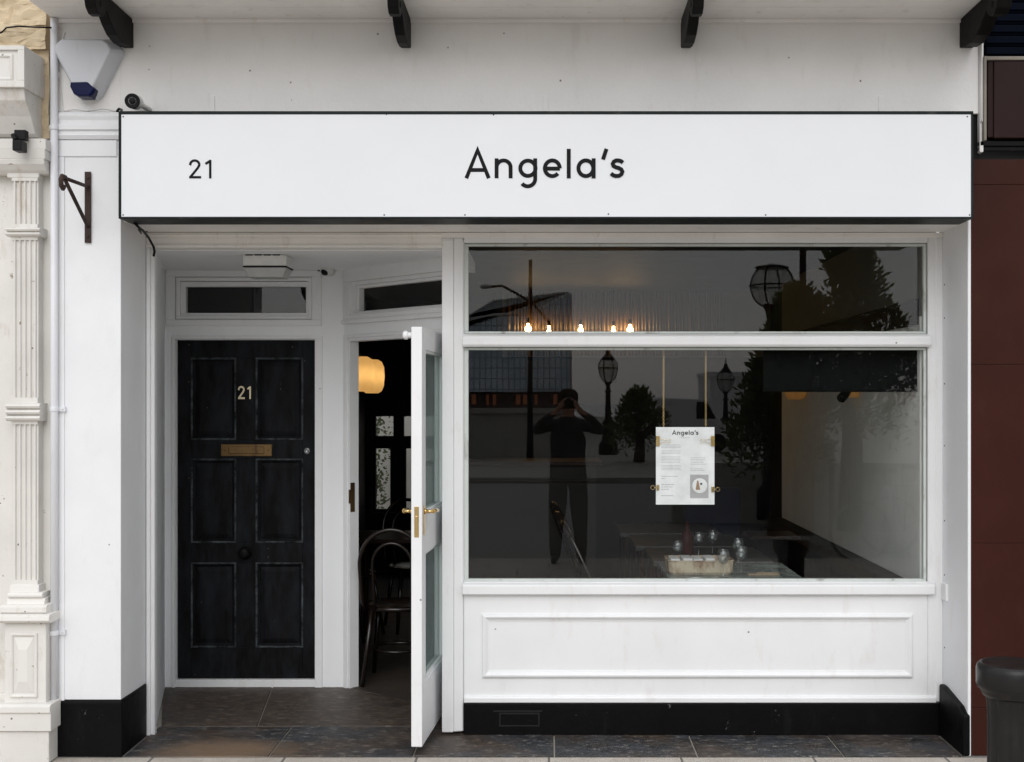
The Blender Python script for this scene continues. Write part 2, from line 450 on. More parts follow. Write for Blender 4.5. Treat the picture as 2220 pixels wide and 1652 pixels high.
CEIL = 2.437                          # ceiling of the entrance recess
shop = thing('shop_building', 'white painted restaurant shopfront with black panelled door, open white glazed door and one large window', 'building')

# ---- facade shell
m = MB(); m.box(-2.013, 1.986, 0, .30, 2.53, PZ(246, 0)); m.box(-2.013, 2.02, 0, .30, PZ(246, 0) + .0002, 3.50); m.box(-2.31, -2.0135, 0, .30, PZ(242, 0), 3.50); m.box(-2.31, 2.02, .30, .45, 2.62, 3.50)
upper = m.build('upper_wall', OLDWHITE, shop)
m = MB(); m.prism([(0, .262), (0, PZ(242, 0) - .0005), (.30, PZ(242, 0) - .0005), (.30, 2.53), (.372, 2.53), (.372, .262)], lambda y, z, x: (x, y, z), -2.31, -2.013)
m.box(-2.31, -2.276, -.007, 0, .262, PZ(340, 0) - .0005)                      # raised margins round the sunk panel
m.box(-2.31, -2.03, -.007, 0, PZ(340, 0), PZ(304, 0))
pillar = m.build('pillar', WHITE2, shop, .006)
m = MB()                                                        # string mouldings under the alarm box
prof = [(0, 244), (-.012, 244), (-.022, 250), (-.022, 254), (-.014, 262), (-.014, 268), (-.028, 276), (-.028, 283), (-.016, 286), (-.016, 292), (-.022, 295), (-.012, 303), (0, 303)]
m.prism([(y, PZ(z, 0)) for y, z in prof], lambda y, z, x: (x, y, z), -2.31, -1.99)
m.build('string_moulding', WHITE2, pillar)
m = MB(); m.box(-2.318, -2.005, -.012, .36, 0, .255)
m.prism([(-.012, .255), (.36, .255), (.36, .262), (-.004, .268)], lambda y, z, x: (x, y, z), -2.318, -2.005)
m.build('plinth', BLACKP, pillar, .008)
m = MB(); m.box(1.970, 1.986, 0, W + .07, 0, 2.5285); pr = m.build('pillar', WHITE2, shop, .005)
for y_ in (618, 690, 832, 966, 1128, 1245, 1402):
    c = P(2052, y_, W); MB().lathe([(.0045, 0), (.003, .002)], (1.9698, W - .022, c.z), (-1, 0, 0), 8).build('nail_hole', BLACKP, pr)
m = MB(); m.prism([(-.008, 0), (-.008, .195), (.05, .225), (.30, .262), (W - .006, .262), (W - .006, 0)], lambda y, z, x: (x, y, z), 1.945, 1.981)
m.build('plinth', BLACKP, pr, .012, 3)
m = MB(); m.box(-2.0, 1.97, .0015, .372, 2.515, 2.529)           # underside between facade and window plane
m.box(-2.012, 1.969, W, W + .09, CEIL + .05, 2.514)
m.box(-2.012, PX(958, W), W, W + .09, CEIL, CEIL + .05)
m.box(-2.012, PX(960, W), W - .010, W, PZ(537, W), PZ(531, W))
m.box(-2.012, PX(960, W), W - .006, W, PZ(512, W), PZ(508, W))
m.build('lintel', LINTELM, shop, .004)

# ---- canopy soffit and its brackets
m = MB()
for k in range(3):
    m.box(-2.33, 2.03, -.185 * (k + 1) + .004, -.185 * k, 3.466, 3.492)
m.box(-2.33, 2.03, -.56, 0, 3.4925, 3.53)
m.box(-2.31, 2.02, -.022, 0, 3.446, 3.4655)
m.box(-2.33, 2.03, -.572, -.5605, 3.45, 3.53)
m.build('canopy_soffit', SOFFITM, shop, .003)
bp = [(.0, 3.464), (.0, 3.33), (-.055, 3.33), (-.06, 3.318), (-.15, 3.312), (-.235, 3.324), (-.30, 3.352), (-.34, 3.378), (-.37, 3.392), (-.385, 3.372), (-.42, 3.352),
      (-.465, 3.350), (-.50, 3.368), (-.515, 3.40), (-.505, 3.44), (-.48, 3.464)]
for i, bx_ in enumerate((-1.976, -.672, .644, 1.962)):
    w = .024 if i < 3 else .032
    m = MB(); m.prism(bp, lambda y, z, x: (x, y, z), bx_ - w, bx_ + w)
    m.lathe([(.016, -w - .004), (.016, w + .004)], (bx_, -.44, 3.40), (1, 0, 0), 12)
    m.build('canopy_bracket', BLACKW, shop, .005)

# ---- entrance recess
m = MB(); m.box(-2.012, -1.993, W, W + .05, 0, CEIL); m.box(-1.993, -1.974, W + .014, W + .05, 0, CEIL)
m.build('corner_post', WHITE, shop, .003)
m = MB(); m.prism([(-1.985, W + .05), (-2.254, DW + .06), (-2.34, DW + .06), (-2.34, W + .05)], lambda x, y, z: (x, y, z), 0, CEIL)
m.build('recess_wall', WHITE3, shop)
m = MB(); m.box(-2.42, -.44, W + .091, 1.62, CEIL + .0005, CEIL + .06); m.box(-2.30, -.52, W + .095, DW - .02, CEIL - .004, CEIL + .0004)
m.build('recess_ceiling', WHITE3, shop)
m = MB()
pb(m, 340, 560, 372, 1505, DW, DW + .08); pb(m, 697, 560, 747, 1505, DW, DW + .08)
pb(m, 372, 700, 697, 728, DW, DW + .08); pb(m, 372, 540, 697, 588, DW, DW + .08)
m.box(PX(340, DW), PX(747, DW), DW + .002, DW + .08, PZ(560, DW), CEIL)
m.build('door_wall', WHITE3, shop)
tw = MB()
def rr(x0, y0, x1, y1, Y): return (PX(x0, Y), PX(x1, Y), PZ(y1, Y), PZ(y0, Y))
a = rr(360, 586, 697, 707, DW); px = 1.24 / K
tw.frame(*a, 20*px, 20*px, 14*px, 14*px, DW - .014, DW + .03)
a = rr(381, 601, 676, 692, DW); tw.frame(*a, 9*px, 9*px, 7*px, 8*px, DW + .002, DW + .05)
a = rr(390, 610, 667, 685, DW); tw.frame(*a, 11*px, 5*px, 7*px, 11*px, DW + .016, DW + .06)
tf = tw.build('transom_window', WHITE, shop, .003)
MB().box(PX(398, DW), PX(665, DW), DW + .034, DW + .040, PZ(681, DW), PZ(618, DW)).build('pane', GLASS, tf)
m = MB(); a = rr(373, 728, 699, 1492, DW)
m.frame(*a, 7*px, 16*px, 0, 7*px, DW - .010, DW + .06)
m.frame(a[0] + 7*px, a[1] - 12*px, a[2], a[3] - 7*px, 2*px, 4*px, 18*px, 2*px, DW + .004, DW + .06)
m.build('door_frame', WHITE, shop, .003)

# ---- black panelled door
dx0, dx1, dz0, dz1 = PX(378.5, DW), PX(683, DW), PZ(1473, DW), PZ(734, DW)
Yd = DW + .03
m = MB(); m.box(dx0, dx1, Yd + .022, Yd + .045, dz0, dz1)
cols = [(412, 508), (553, 654)]; rows = [(776, 953), (996, 1177), (1222, 1405)]
X = [dx0, PX(412, DW), PX(508, DW), PX(553, DW), PX(654, DW), dx1]
m.box(X[0], X[1], Yd, Yd + .022, dz0, dz1); m.box(X[4], X[5], Yd, Yd + .022, dz0, dz1)
zr = [dz1] + [PZ(v, DW) for r in rows for v in r] + [dz0]
for k in (0, 2, 4, 6): m.box(X[1], X[4], Yd, Yd + .022, zr[k + 1], zr[k])
for k in (1, 3, 5): m.box(X[2], X[3], Yd, Yd + .022, zr[k + 1], zr[k])
door = m.build('front_door', DOORM, shop, .003)
for (c0, c1) in cols:
    for (r0, r1) in rows:
        q = rr(c0, r0, c1, r1, DW)
        m = MB()
        mm = MB(); mm.sweep_rect([(-.003, Yd + .002), (-.003, Yd - .003), (.001, Yd - .005), (.005, Yd - .003), (.008, Yd + .003)], q)
        m.sweep_rect([(.004, Yd + .012), (.010, Yd + .004), (.016, Yd + .009), (.022, Yd + .0135), (.022, Yd + .0225)], q)
        e = .022; f = .050
        m.frus((q[0]+f, q[1]-f, q[2]+f, q[3]-f), Yd + .005, (q[0]+e, q[1]-e, q[2]+e, q[3]-e), Yd + .0150)
        m.build('door_panel', DOORM, door, .002); mm.build('panel_moulding', DOORE, door)
m = MB(); q = rr(476, 963, 588, 990, DW); m.frus((q[0]+.003, q[1]-.003, q[2]+.003, q[3]-.003), Yd - .006, q, Yd - .0002)
m.frus((q[0]+.05, q[1]-.05, q[2]+.018, q[3]-.018), Yd - .009, (q[0]+.045, q[1]-.045, q[2]+.014, q[3]-.014), Yd - .006)
for sx in (q[0] + .022, q[1] - .022): m.lathe([(.006, 0), (.004, .003), (0, .004)], (sx, Yd - .006, (q[2]+q[3])/2), (0, -1, 0), 10)
m.build('letter_plate', OLDBRASS, door, .001)
m = MB(); c = P(664, 978, DW); c.y = Yd
m.lathe([(.021, 0), (.021, .004), (.013, .009), (.012, .009), (.0115, .006), (0, .006)], c, (0, -1, 0), 20); m.box(c.x - .0018, c.x + .0018, Yd - .0075, Yd - .005, c.z - .006, c.z + .006)
m.build('door_lock', CHROME, door)
m = MB(); c = P(530, 1199, DW); c.y = Yd
m.lathe([(.040, 0), (.038, .006), (.020, .010), (.016, .022), (.024, .032), (.034, .042), (.035, .052), (.026, .062), (.012, .065), (0, .0655)], c, (0, -1, 0), 28)
m.build('door_knob', BLACKW, door)

# ---- lettering: drawn with pen strokes
def ell(cx, cy, rx, ry, a0, a1, n=28): return arc(cx, cy, rx, ry, a0, a1, n)
# glyph space: the name sign measured in its own units (1205..2130 wide, baseline 1030, y down)
NAME = [
    [(1216, 1031), (1281, 868), (1346, 1031)], [(1238, 983), (1324, 983)],
    [(1391, 916), (1391, 1031)], [(1391, 985)] + ell(1431.5, 968, 40.5, 40, 180, 360) + [(1472, 1031)],
    ell(1572, 973, 44, 44, 0, 360, 40), [(1614, 916)] + ell(1571, 1034, 43, 43, 0, 140, 22),
    [(1668, 975), (1757, 975)], ell(1713, 973, 43, 45, 0, -318, 40),
    [(1808, 861), (1808, 1031)],
    ell(1907, 973, 43, 45, 0, 360, 40), [(1952, 916), (1952, 1031)],
    [(2026, 861), (2006, 922)],
    [(2121, 941), (2112, 933), (2098, 928), (2082, 928), (2068, 935), (2062, 947), (2066, 959), (2080, 967), (2098, 972), (2112, 980), (2118, 993), (2113, 1007), (2098, 1017), (2080, 1018), (2064, 1013), (2052, 1003)],
]
TWENTYONE = [[(1226, 1067)] + ell(1257, 1063, 29, 27, 180, 372, 20) + [(1276, 1085), (1228, 1144)], [(1221, 1144), (1298, 1144)], [(1357, 1033), (1357, 1152)], [(1326, 1058), (1361, 1036)]]
def letters(mb, strokes, w, fn, t, lift=.0003):
    for k, st in enumerate(strokes):
        mb.stroke(st, w, fn, -t - k * lift, .0)
    return mb

# brass numerals on the black door
def fnum(u, v, d):
    x = 514 + (u - 1221) / (1361 - 1221) * 27; y = 838 + (v - 1033) / (1152 - 1033) * 27
    q = P(x, y, DW); return (q.x, Yd - .0004 + d, q.z)
letters(MB(), TWENTYONE, 19, fnum, .006).build('door_number', plain('pale_brass', (.82, .72, .50), .25, 1), door, .0005)

# ---- angled wall with the restaurant doorway (local x along wall, y into it)
AX = Vector((-1.197, DW, 0)); ad = Vector((.6953, -.7187, 0)); an = Vector((.7187, .6953, 0))
AM = Matrix(((ad.x, an.x, 0, AX.x), (ad.y, an.y, 0, AX.y), (0, 0, 1, 0), (0, 0, 0, 1)))
def AU(px_):
    k = (px_ - VX) / K
    return (1.24 * k + 1.197) / (.6953 + .1198 * k)
uE, uJ, uH = 1.0, .053, .940
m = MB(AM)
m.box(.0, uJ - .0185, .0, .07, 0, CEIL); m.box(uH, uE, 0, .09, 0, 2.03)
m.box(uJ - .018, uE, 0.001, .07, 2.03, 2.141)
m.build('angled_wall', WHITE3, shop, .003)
m = MB(AM)
m.box(.006, uJ - .018, -.008, .0, 0, 2.056); m.box(uJ - .018, uJ, .004, .07, 0, 2.038); m.box(uJ, uH, .004, .07, 2.018, 2.038)
m.box(uJ - .018, uE - .01, -.008, .0, 2.036, 2.056)
m.box(AU(747), uE, -.026, .0, 2.118, 2.141)
m.build('door_frame', WHITE, shop, .003)
m = MB(AM)
m.frame(AU(747), uE, 2.1415, CEIL, .062, .05, .028, .075, -.014, .06)
m.frame(AU(747) + .062, uE - .05, 2.1695, CEIL - .075, .03, .02, .012, .022, .004, .06)
m.frame(AU(747) + .092, uE - .07, 2.1815, CEIL - .097, .02, .01, .008, .018, .022, .06)
tf = m.build('transom_window', WHITE, shop, .003)
MB(AM).box(AU(747) + .10, uE - .075, .040, .046, 2.185, CEIL - .105).build('pane', GLASS, tf)
m = MB(AM); zc = PZ(1080, 1.35)
m.box(uJ + .0001, uJ + .0025, .010, .040, zc - .085, zc + .085); m.box(uJ - .004, uJ + .004, .0005, .0099, zc - .035, zc + .045); m.box(uJ + .0025, uJ + .0035, .018, .03, zc - .03, zc + .02)
m.build('strike_plate', OLDBRASS, shop, .001)
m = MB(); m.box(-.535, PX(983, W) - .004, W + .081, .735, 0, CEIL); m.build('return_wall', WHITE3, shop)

# ---- open white door (local x from hinge to free edge, y through its thickness)
he = Vector((-.0706, -.9975, 0)); hn = Vector((.9975, -.0706, 0)); hp = Vector((-.5416, .775, 0))
HM = Matrix(((he.x, hn.x, 0, hp.x), (he.y, hn.y, 0, hp.y), (0, 0, 1, 0), (0, 0, 0, 1)))
L, T = .777, .052; b0, b1 = .043, 2.021
m = MB(HM)
m.box(0, .105, -T, 0, b0, b1); m.box(L - .105, L, -T, 0, b0, b1)
zl = [b0, .335, .945, 1.135, 1.915, b1]
m.box(.105, L - .105, -T, 0, zl[0], zl[1]); m.box(.105, L - .105, -T, 0, zl[2], zl[3]); m.box(.105, L - .105, -T, 0, zl[4], zl[5])
gd = m.build('glazed_door', WHITE, shop, .004)
for (z0, z1) in ((zl[1], zl[2]), (zl[3], zl[4])):
    MB(HM).box(.100, L - .100, -.029, -.023, z0 - .004, z1 + .004).build('pane', GLASS2, gd)
    m = MB(HM)
    for y0, y1 in ((-.0225, -.008), (-.046, -.0295)): m.frame(.1052, L - .1052, z0 + .0002, z1 - .0002, .012, .012, .012, .012, y0, y1)
    m.build('glazing_bead', WHITE, gd, .003)
zh = 1.148
m = MB(HM); m.box(L - .0002, L + .002, -.037, -.015, 1.03, 1.175)
m.lathe([(.005, 0), (.004, .002)], (L + .002, -.026, 1.045), he, 8); m.lathe([(.005, 0), (.004, .002)], (L + .002, -.026, 1.16), he, 8)
m.box(L + .002, L + .008, -.032, -.020, 1.10, 1.13)
m.build('lock_plate', BRASS, gd, .001)
for sgn, y0 in ((1, 0), (-1, -T)):
    m = MB(HM)
    m.box(L - .075, L - .035, y0, y0 + sgn * .004, 1.035, 1.175)
    m.lathe([(.015, .004), (.013, .010), (.010, .014)], (L - .055, y0, zh), (sgn, 0, 0) if False else (0, sgn, 0), 16)
    m.tube([(L - .055, y0 + sgn * .008, zh), (L - .055, y0 + sgn * .045, zh)], .0085, 12)
    m.tube([(L - .055, y0 + sgn * .043, zh), (L - .075, y0 + sgn * .047, zh + .002), (L - .12, y0 + sgn * .047, zh), (L - .165, y0 + sgn * .046, zh - .004)], [.010, .0105, .009, .011], 12)
    m.build('door_handle', BRASS, gd)
m = MB(HM); m.tube([(L - .03, -T + .002, 1.983), (L - .03, -T - .022, 1.983)], .014, 14)
m.lathe([(.012, 0), (.021, .004), (.021, .018), (.015, .026), (0, .028)], (L - .03, -T - .018, 1.983), (0, -1, 0), 16)
m.build('door_stop', WHITE, gd)
m = MB(HM); m.box(.03, .2, -T - .04, -T, 1.95, 2.0); m.tube([(.1, -T - .02, 1.975), (.25, -T - .04, 1.965), (.12, -T - .10, 1.965)], .005, 8); m.build('door_closer', WPLASTIC, gd, .004)
for zz in (.28, 1.02, 1.82):
    MB(HM).tube([(-.004, .004, zz - .045), (-.004, .004, zz + .045)], .0065, 10).build('hinge', BRASS, gd)

# ---- display window
x0w, x1w = PX(983, W), PX(2050, W)
m = MB(); pb(m, 958, 520, 983, 1588, W, W + .08); m.box(PX(958, W), PX(983, W), W + .002, W + .08, PZ(520, W), CEIL + .049)
m.prism([(PX(983, W), W + .08), (PX(983, W), W + .006), (PX(986, W), W + .004), (PX(1003, W), W + .014), (PX(1006, W), W + .03), (PX(1006, W), W + .08)], lambda x, y, z: (x, y, z), PZ(1587, W), CEIL + .049)
pb(m, 2012, 505, 2030, 1512, W + .012, W + .08); m.box(PX(1006, W), PX(2030, W), W + .014, W + .08, PZ(505, W), CEIL + .0485); m.box(PX(2030, W), 1.9695, W + .004, W + .08, .17, CEIL + .049)
m.box(PX(2012, W), PX(2030, W), W + .013, W + .08, .17, PZ(1512, W))
pb(m, 1006, 505, 2012, 526, W + .004, W + .08)
pb(m, 1006, 1261, 2012, 1290, W + .004, W + .08)
dw = m.build('display_window', WHITE, shop, .004)
m = MB()
m.prism([(W + .08, 724), (W + .012, 724), (W - .010, 729), (W - .014, 733), (W - .014, 747), (W - .004, 752), (W + .08, 752)], lambda y, z, x: (x, y, PZ(z, W)), PX(1003, W), PX(2018, W))
m.build('transom_bar', WHITE, dw, .002)
m = MB()
m.prism([(W + .004, 1263), (W - .016, 1267), (W - .020, 1270), (W - .020, 1287), (W - .010, 1290), (W + .004, 1290)], lambda y, z, x: (x, y, PZ(z, W)), PX(1003, W), PX(2024, W))
m.build('sill', WHITE, dw, .002)
PUTTY = paint('glazing_putty', (.62, .66, .63), .6, .08, (.12, .10, .08), .75, 0, .3, 60)
gl = []
for (y0, y1, l, tlt) in ((527, 723, 1010, .0), (753, 1262, 1013, .0)):
    m = MB(); m.frame(PX(1006, W), PX(2012, W), PZ(y1, W), PZ(y0, W), .020, .014, .012, .012, W + .030, W + .06)
    m.build('glazing_bead', PUTTY, dw, .003)
    q = rr(1008, y0 - 1, 2011, y1 + 1, W)
    m = MB(); m.box(q[0], q[1], W + .040, W + .046, q[2], q[3]); gl.append(m.build('pane', GLASS, dw))
m = MB(); m.box(x0w + .052, PX(2030, W), W + .02, W + .08, PZ(1525, W), PZ(1290.5, W))
m.box(x0w + .053, PX(2012, W), W + .014, W + .02, PZ(1511, W), PZ(1290.5, W))
riser = m.build('stall_riser', WHITE, shop)
q = rr(1045, 1332, 1980, 1470, W)
m = MB(); Yr = W + .014
m.sweep_rect([(0, Yr + .001), (0, Yr - .010), (.006, Yr - .016), (.014, Yr - .018), (.022, Yr - .012), (.028, Yr - .006), (.034, Yr - .005), (.034, Yr + .001)], q)
m.build('panel_moulding', WHITE, riser, .001)
m = MB(); m.prism([(Yr, 1509), (Yr - .012, 1511), (Yr - .016, 1514), (Yr - .016, 1523), (Yr, 1526), (Yr + .03, 1526), (Yr + .03, 1509)], lambda y, z, x: (x, y, PZ(z, W)), x0w + .053, PX(2030, W))
m.build('base_bead', WHITE, riser, .002)
m = MB(); m.box(x0w + .05, 1.969, W + .006, W + .05, 0, PZ(1526, W)); pl = m.build('plinth', BLACKP, riser, .004)
m = MB(); q = rr(1082, 1546, 1170, 1576, W); m.frame(*q, .008, .008, .008, .008, W + .004, W + .013)
m.box(q[0] - .03, q[1] + .012, W + .003, W + .013, q[3] + .004, q[3] + .012)
for k in range(3): m.box(q[0] + .008, q[1] - .008, W + .008, W + .013, q[2] + .016 + k * .017, q[2] + .022 + k * .017)
m.build('air_vent', paint('highlit_black_vent', (.02, .02, .02), .5, .3, (.06, .06, .06), .6, 0, .3, 60), riser, .001)  # paler than the plinth: highlights on the vent put into its paint
m = MB(); c = P(2040, 1262, W); m.prism([(0, 0), (0, .085), (.05, .085), (.075, .06), (.075, -.005)], lambda x, z, y: (c.x + x, y, c.z - .085 + z), W - .075, W - .005)
m.build('sill_block', WHITE, dw, .004)
# window joinery seam with a few nail holes
# ---- interior shell of the restaurant
m = MB(); m.box(1.877, 1.96, W + .085, 4.28, 0, 2.10); m.build('interior_wall', INWALL, shop)
m = MB(); m.box(1.877, 1.96, W + .085, 4.28, 2.1002, 2.62); m.build('interior_frieze', paint('olive_grey_frieze', (.10, .10, .088), .75, .06, None, 0, 0, .3, 25), shop)
m = MB(); m.box(1.862, 1.8765, W + .1, 4.28, 2.06, 2.19); m.box(1.852, 1.862, W + .1, 4.28, 2.175, 2.19); m.build('picture_rail', RAILM, shop)
m = MB(); m.box(1.90, 1.98, 4.2805, 5.0, 0, 2.62); m.box(-.40, 1.9, 4.95, 5.05, 0, 2.05); m.box(-.46, -.40, 4.95, 6.4, 0, 2.62); m.build('interior_wall', INDARK, shop)
m = MB(); m.box(-.40, 1.9, 4.945, 5.05, 2.0505, 2.62); rnd = random.Random(2); x = -.39
while x < 1.5:
    r = rnd.uniform(.005, .016); x += r * 2 + rnd.uniform(.001, .012); m.lathe([(r, 2.06), (r, 2.61)], (x, 4.940, 0), (0, 0, 1), 8)
m.build('fluted_panelling', RIBWALL, shop)
m = MB(); m.prism([(-1.2, 1.53), (-1.76, 5.0), (-1.76, 6.25), (-1.86, 6.25), (-1.86, 5.0), (-1.29, 1.53)], lambda x, y, z: (x, y, z), 0, 2.62)
m.build('interior_wall', INBROWN, shop)
m = MB()
bx0, bx1, bz0, bz1 = -1.70, -1.02, .60, 1.555
m.box(-2.42, bx0, 6.25, 6.40, 0, 2.62); m.box(bx1, -.46, 6.25, 6.40, 0, 2.62)
m.box(bx0, bx1, 6.25, 6.40, 0, bz0); m.box(bx0, bx1, 6.25, 6.40, bz1, 2.62)
m.box(-2.42, -2.345, 1.45, 6.25, 0, 2.62)
m.build('interior_wall', INDARK, shop)
m = MB()
m.frame(bx0, bx1, bz0, bz1, .03, .03, .03, .03, 6.30, 6.36)
m.box(bx0 + .03, bx1 - .03, 6.30, 6.36, 1.215, 1.335)
m.box(-1.53, -1.38, 6.301, 6.36, bz0 + .03, 1.215); m.box(-1.50, -1.40, 6.301, 6.36, 1.335, bz1 - .03)
rw = m.build('rear_window', INDARK, shop)
MB().box(bx0 + .01, bx1 - .01, 6.33, 6.336, bz0 + .01, bz1 - .01).build('pane', GLASS, rw)
m = MB(); m.box(-2.42, 2.0, W + .09, 6.42, 2.62, 2.72); m.build('interior_ceiling', INDARK, shop)
m = MB(); m.box(-.43, 1.98, W + .055, 6.4, -.06, .006)
m.prism([(-.43, .75), (-1.197, 1.47), (-2.42, 1.56), (-2.42, 6.4), (-.43, 6.4)], lambda x, y, z: (x, y, z), -.06, .006)
m.build('interior_floor', FLOORW, shop)
m = MB(); pb(m, 1655, 752, 1997, 845, .50, .515, .50); m.tube([(PX(1655, .5), .508, PZ(845, .5)), (PX(1997, .5), .508, PZ(845, .5))], .012, 10)
bl = m.build('roller_blind', BLINDM, None); tag(bl, 'black roller blind half lowered behind the right of the window', 'blind')
# ---- yard behind the rear window
m = MB(); m.box(-4, 1.5, 8.0, 8.2, 0, 3.0)
y = m.build('yard_wall', PALE, None); tag(y, 'pale rough yard wall seen through the rear window', 'wall')
# ---------------------------------------------------------------- things on the facade
YS = -.20
sign = thing('shop_sign', 'long white fascia sign with dark rim reading Angela\'s and 21', 'sign', (PX(1182, 0), 0, PZ(484, YS)))
m = MB(); sx0, sx1, sz0, sz1 = PX(257, YS), PX(2110, YS), PZ(474, YS), PZ(241, YS)
m.box(sx0, sx1, YS + .004, -.0015, sz0, sz1)
m.frame(sx0, sx1, sz0, sz1, 6*.00209, 5*.00209, 4*.00209, 7*.00209, YS - .003, YS + .004)
m.build('sign_box', RIM, sign, .002)
m = MB(); m.box(sx0 + .0127, sx1 - .0107, YS + .0, YS + .0039, sz0 + .0086, sz1 - .0148)
pan = m.build('sign_panel', SIGNW, sign)
def fname(u, v, d):
    s_ = 640 + u * 960 / 2220; t_ = v * 640 / 1480
    q = P(s_ / 1.15315, t_ / 1.15315, YS); return (q.x, YS - .0004 + d, q.z)
letters(MB(), NAME, 22.5, fname, .0008, .0002).build('shop_name', LETTER, sign)
def f21(u, v, d):
    q = P(u * .33595, v * .33595, YS); return (q.x, YS - .0004 + d, q.z)
letters(MB(), TWENTYONE, 15.5, f21, .0008, .0002).build('house_number', LETTER, sign)
for (x, y) in ((267, 253), (267, 466), (2097, 253), (2102, 466), (838, 248), (1070, 249), (833, 466), (1008, 466), (1319, 464), (1660, 466)):
    MB().lathe([(.0035, 0), (.003, .0015), (0, .002)], (PX(x, YS), YS, PZ(y, YS)), (0, -1, 0), 8).build('screw', RIM, sign)
for x in (460, 1183, 1910):
    m = MB(); q = rr(x - 6, 208, x + 6, 242, 0); m.box(q[0], q[1], -.006, -.0005, q[2], q[3]); m.build('fixing_strap', OLDWHITE, sign, .002)
m = MB(); m.tube([P(292, 484, -.1), P(300, 492, -.02), P(310, 500, .1), P(322, 515, .25), (P(333, 535, .36)), P(335, 545, .364), P(333, 556, .366)], .006, 8)
m.tube([P(296, 484, -.08), P(303, 498, .0), P(306, 506, .1), P(300, 497, .12)], .004, 6)
m.build('cable', BLACKPLASTIC, sign)
m = MB(); m.tube([P(254, 241, -.14), P(258, 236, -.1), P(264, 238, -.04), P(262, 244, -.005)], .006, 8); m.build('cable', BLACKPLASTIC, sign)

# alarm box
al = thing('alarm_box', 'white burglar alarm box with a blue lens at its foot', 'alarm box', P(197, 218, 0))
op = [(144, 89), (247, 90), (262, 99), (270, 114), (269, 122), (224, 211), (215, 218), (183, 218), (172, 209), (126, 121), (126, 109), (133, 97)]
cx, cy = 198, 140
def ins(k, s=0): return [(cx + (x - cx) * k + s, cy + (y - cy) * k - 1) for x, y in op]
m = MB(); lv = [(op, 0), (op, -.03), (ins(.97), -.04), (ins(.83, -4), -.085), (ins(.79, -4), -.089)]
v, f, n = [], [], len(op)
for pts, Y in lv:
    for (x, y) in pts: v.append((PX(x, 0), Y, PZ(y, 0)))
for k in range(len(lv) - 1):
    for i in range(n): f.append((k*n+i, k*n+(i+1) % n, (k+1)*n+(i+1) % n, (k+1)*n+i))
f.append(tuple(range((len(lv)-1)*n, len(lv)*n))); f.append(tuple(range(n))[::-1])
m.add(v, f); m.build('casing', ALARMW, al, .006, 3)
lp = [(167, 188), (205, 187), (222, 203), (216, 213), (210, 219), (184, 219), (174, 213), (166, 197)]
m = MB(); v = [(PX(x, 0), Y, PZ(y, 0)) for Y, k in ((-.02, 1.02), (-.080, 1.0), (-.096, .9)) for (x, y) in [(194 + (a - 194) * k, 203 + (b_ - 203) * k) for a, b_ in lp]]
n = len(lp); f = [tuple(range(n))[::-1], tuple(range(2*n, 3*n))]
for k in (0, 1):
    for i in range(n): f.append((k*n+i, k*n+(i+1) % n, (k+1)*n+(i+1) % n, (k+1)*n+i))
m.add(v, f); m.build('blue_lens', BLUELENS, al, .004)

# bullet camera on the sign
cam1 = thing('security_camera', 'small grey bullet camera perched on the top left corner of the sign', 'security camera', P(292, 240, -.06))
c = P(287, 219, -.16); ax = Vector((.14, -1, -.16)).normalized()
m = MB(); m.lathe([(.030, -.10), (.034, -.09), (.034, -.004), (.030, 0)], c, ax, 24); m.tube([c - ax * .07, Vector((c.x + .02, -.04, c.z + .0)), Vector((c.x + .03, -.001, c.z - .005))], .012, 10); m.build('casing', WPLASTIC, cam1)
m = MB(); m.lathe([(.0335, -.006), (.0345, .002), (.030, .006), (.026, .0035), (.025, .003)], c, ax, 28); m.build('front_ring', BLACKPLASTIC, cam1)
m = MB(); m.lathe([(.0255, .002), (.018, .003), (.0175, .003)], c, ax, 24); m.lathe([(.019, -.004), (.0188, .0026)], c, ax, 20); m.build('infrared_ring', CHROME, cam1)
m = MB(); m.lathe([(.0165, .0027), (.014, .0035), (.008, .005), (0, .006)], c, ax, 20); m.build('lens', BLACKPLASTIC, cam1)

# dome camera in the recess
c2 = P(709, 582, 1.34)
cam2 = thing('security_camera', 'white dome camera on the wall between the two doors', 'security camera', (c2.x, 1.44, c2.z))
m = MB(); m.lathe([(.034, -.10), (.034, -.055), (.024, -.045), (.022, -.02)], c2, (0, -1, 0), 20)
m.lathe([(.001, -.034)] + [(.043 * math.cos(a), .043 * math.sin(a)) for a in [math.radians(t) for t in range(-80, 81, 10)]] + [(.0, .043)], c2, Vector((-.1, -.8, -.5)).normalized(), 24); m.build('casing', WPLASTIC, cam2)
m = MB(); m.lathe([(.022, .030), (.022, .038), (.016, .045), (0, .047)], c2, Vector((-.30, -.66, -.68)).normalized(), 20); m.build('lens', BLACKPLASTIC, cam2)
m = MB(); m.tube([(c2.x - .02, 1.40, c2.z), (c2.x - .05, 1.425, c2.z + .01)], .007, 8); m.lathe([(.017, 0), (.017, .02), (.010, .026)], (c2.x - .058, 1.44, c2.z + .008), (0, -1, 0), 14); m.build('junction', BLACKPLASTIC, cam2)

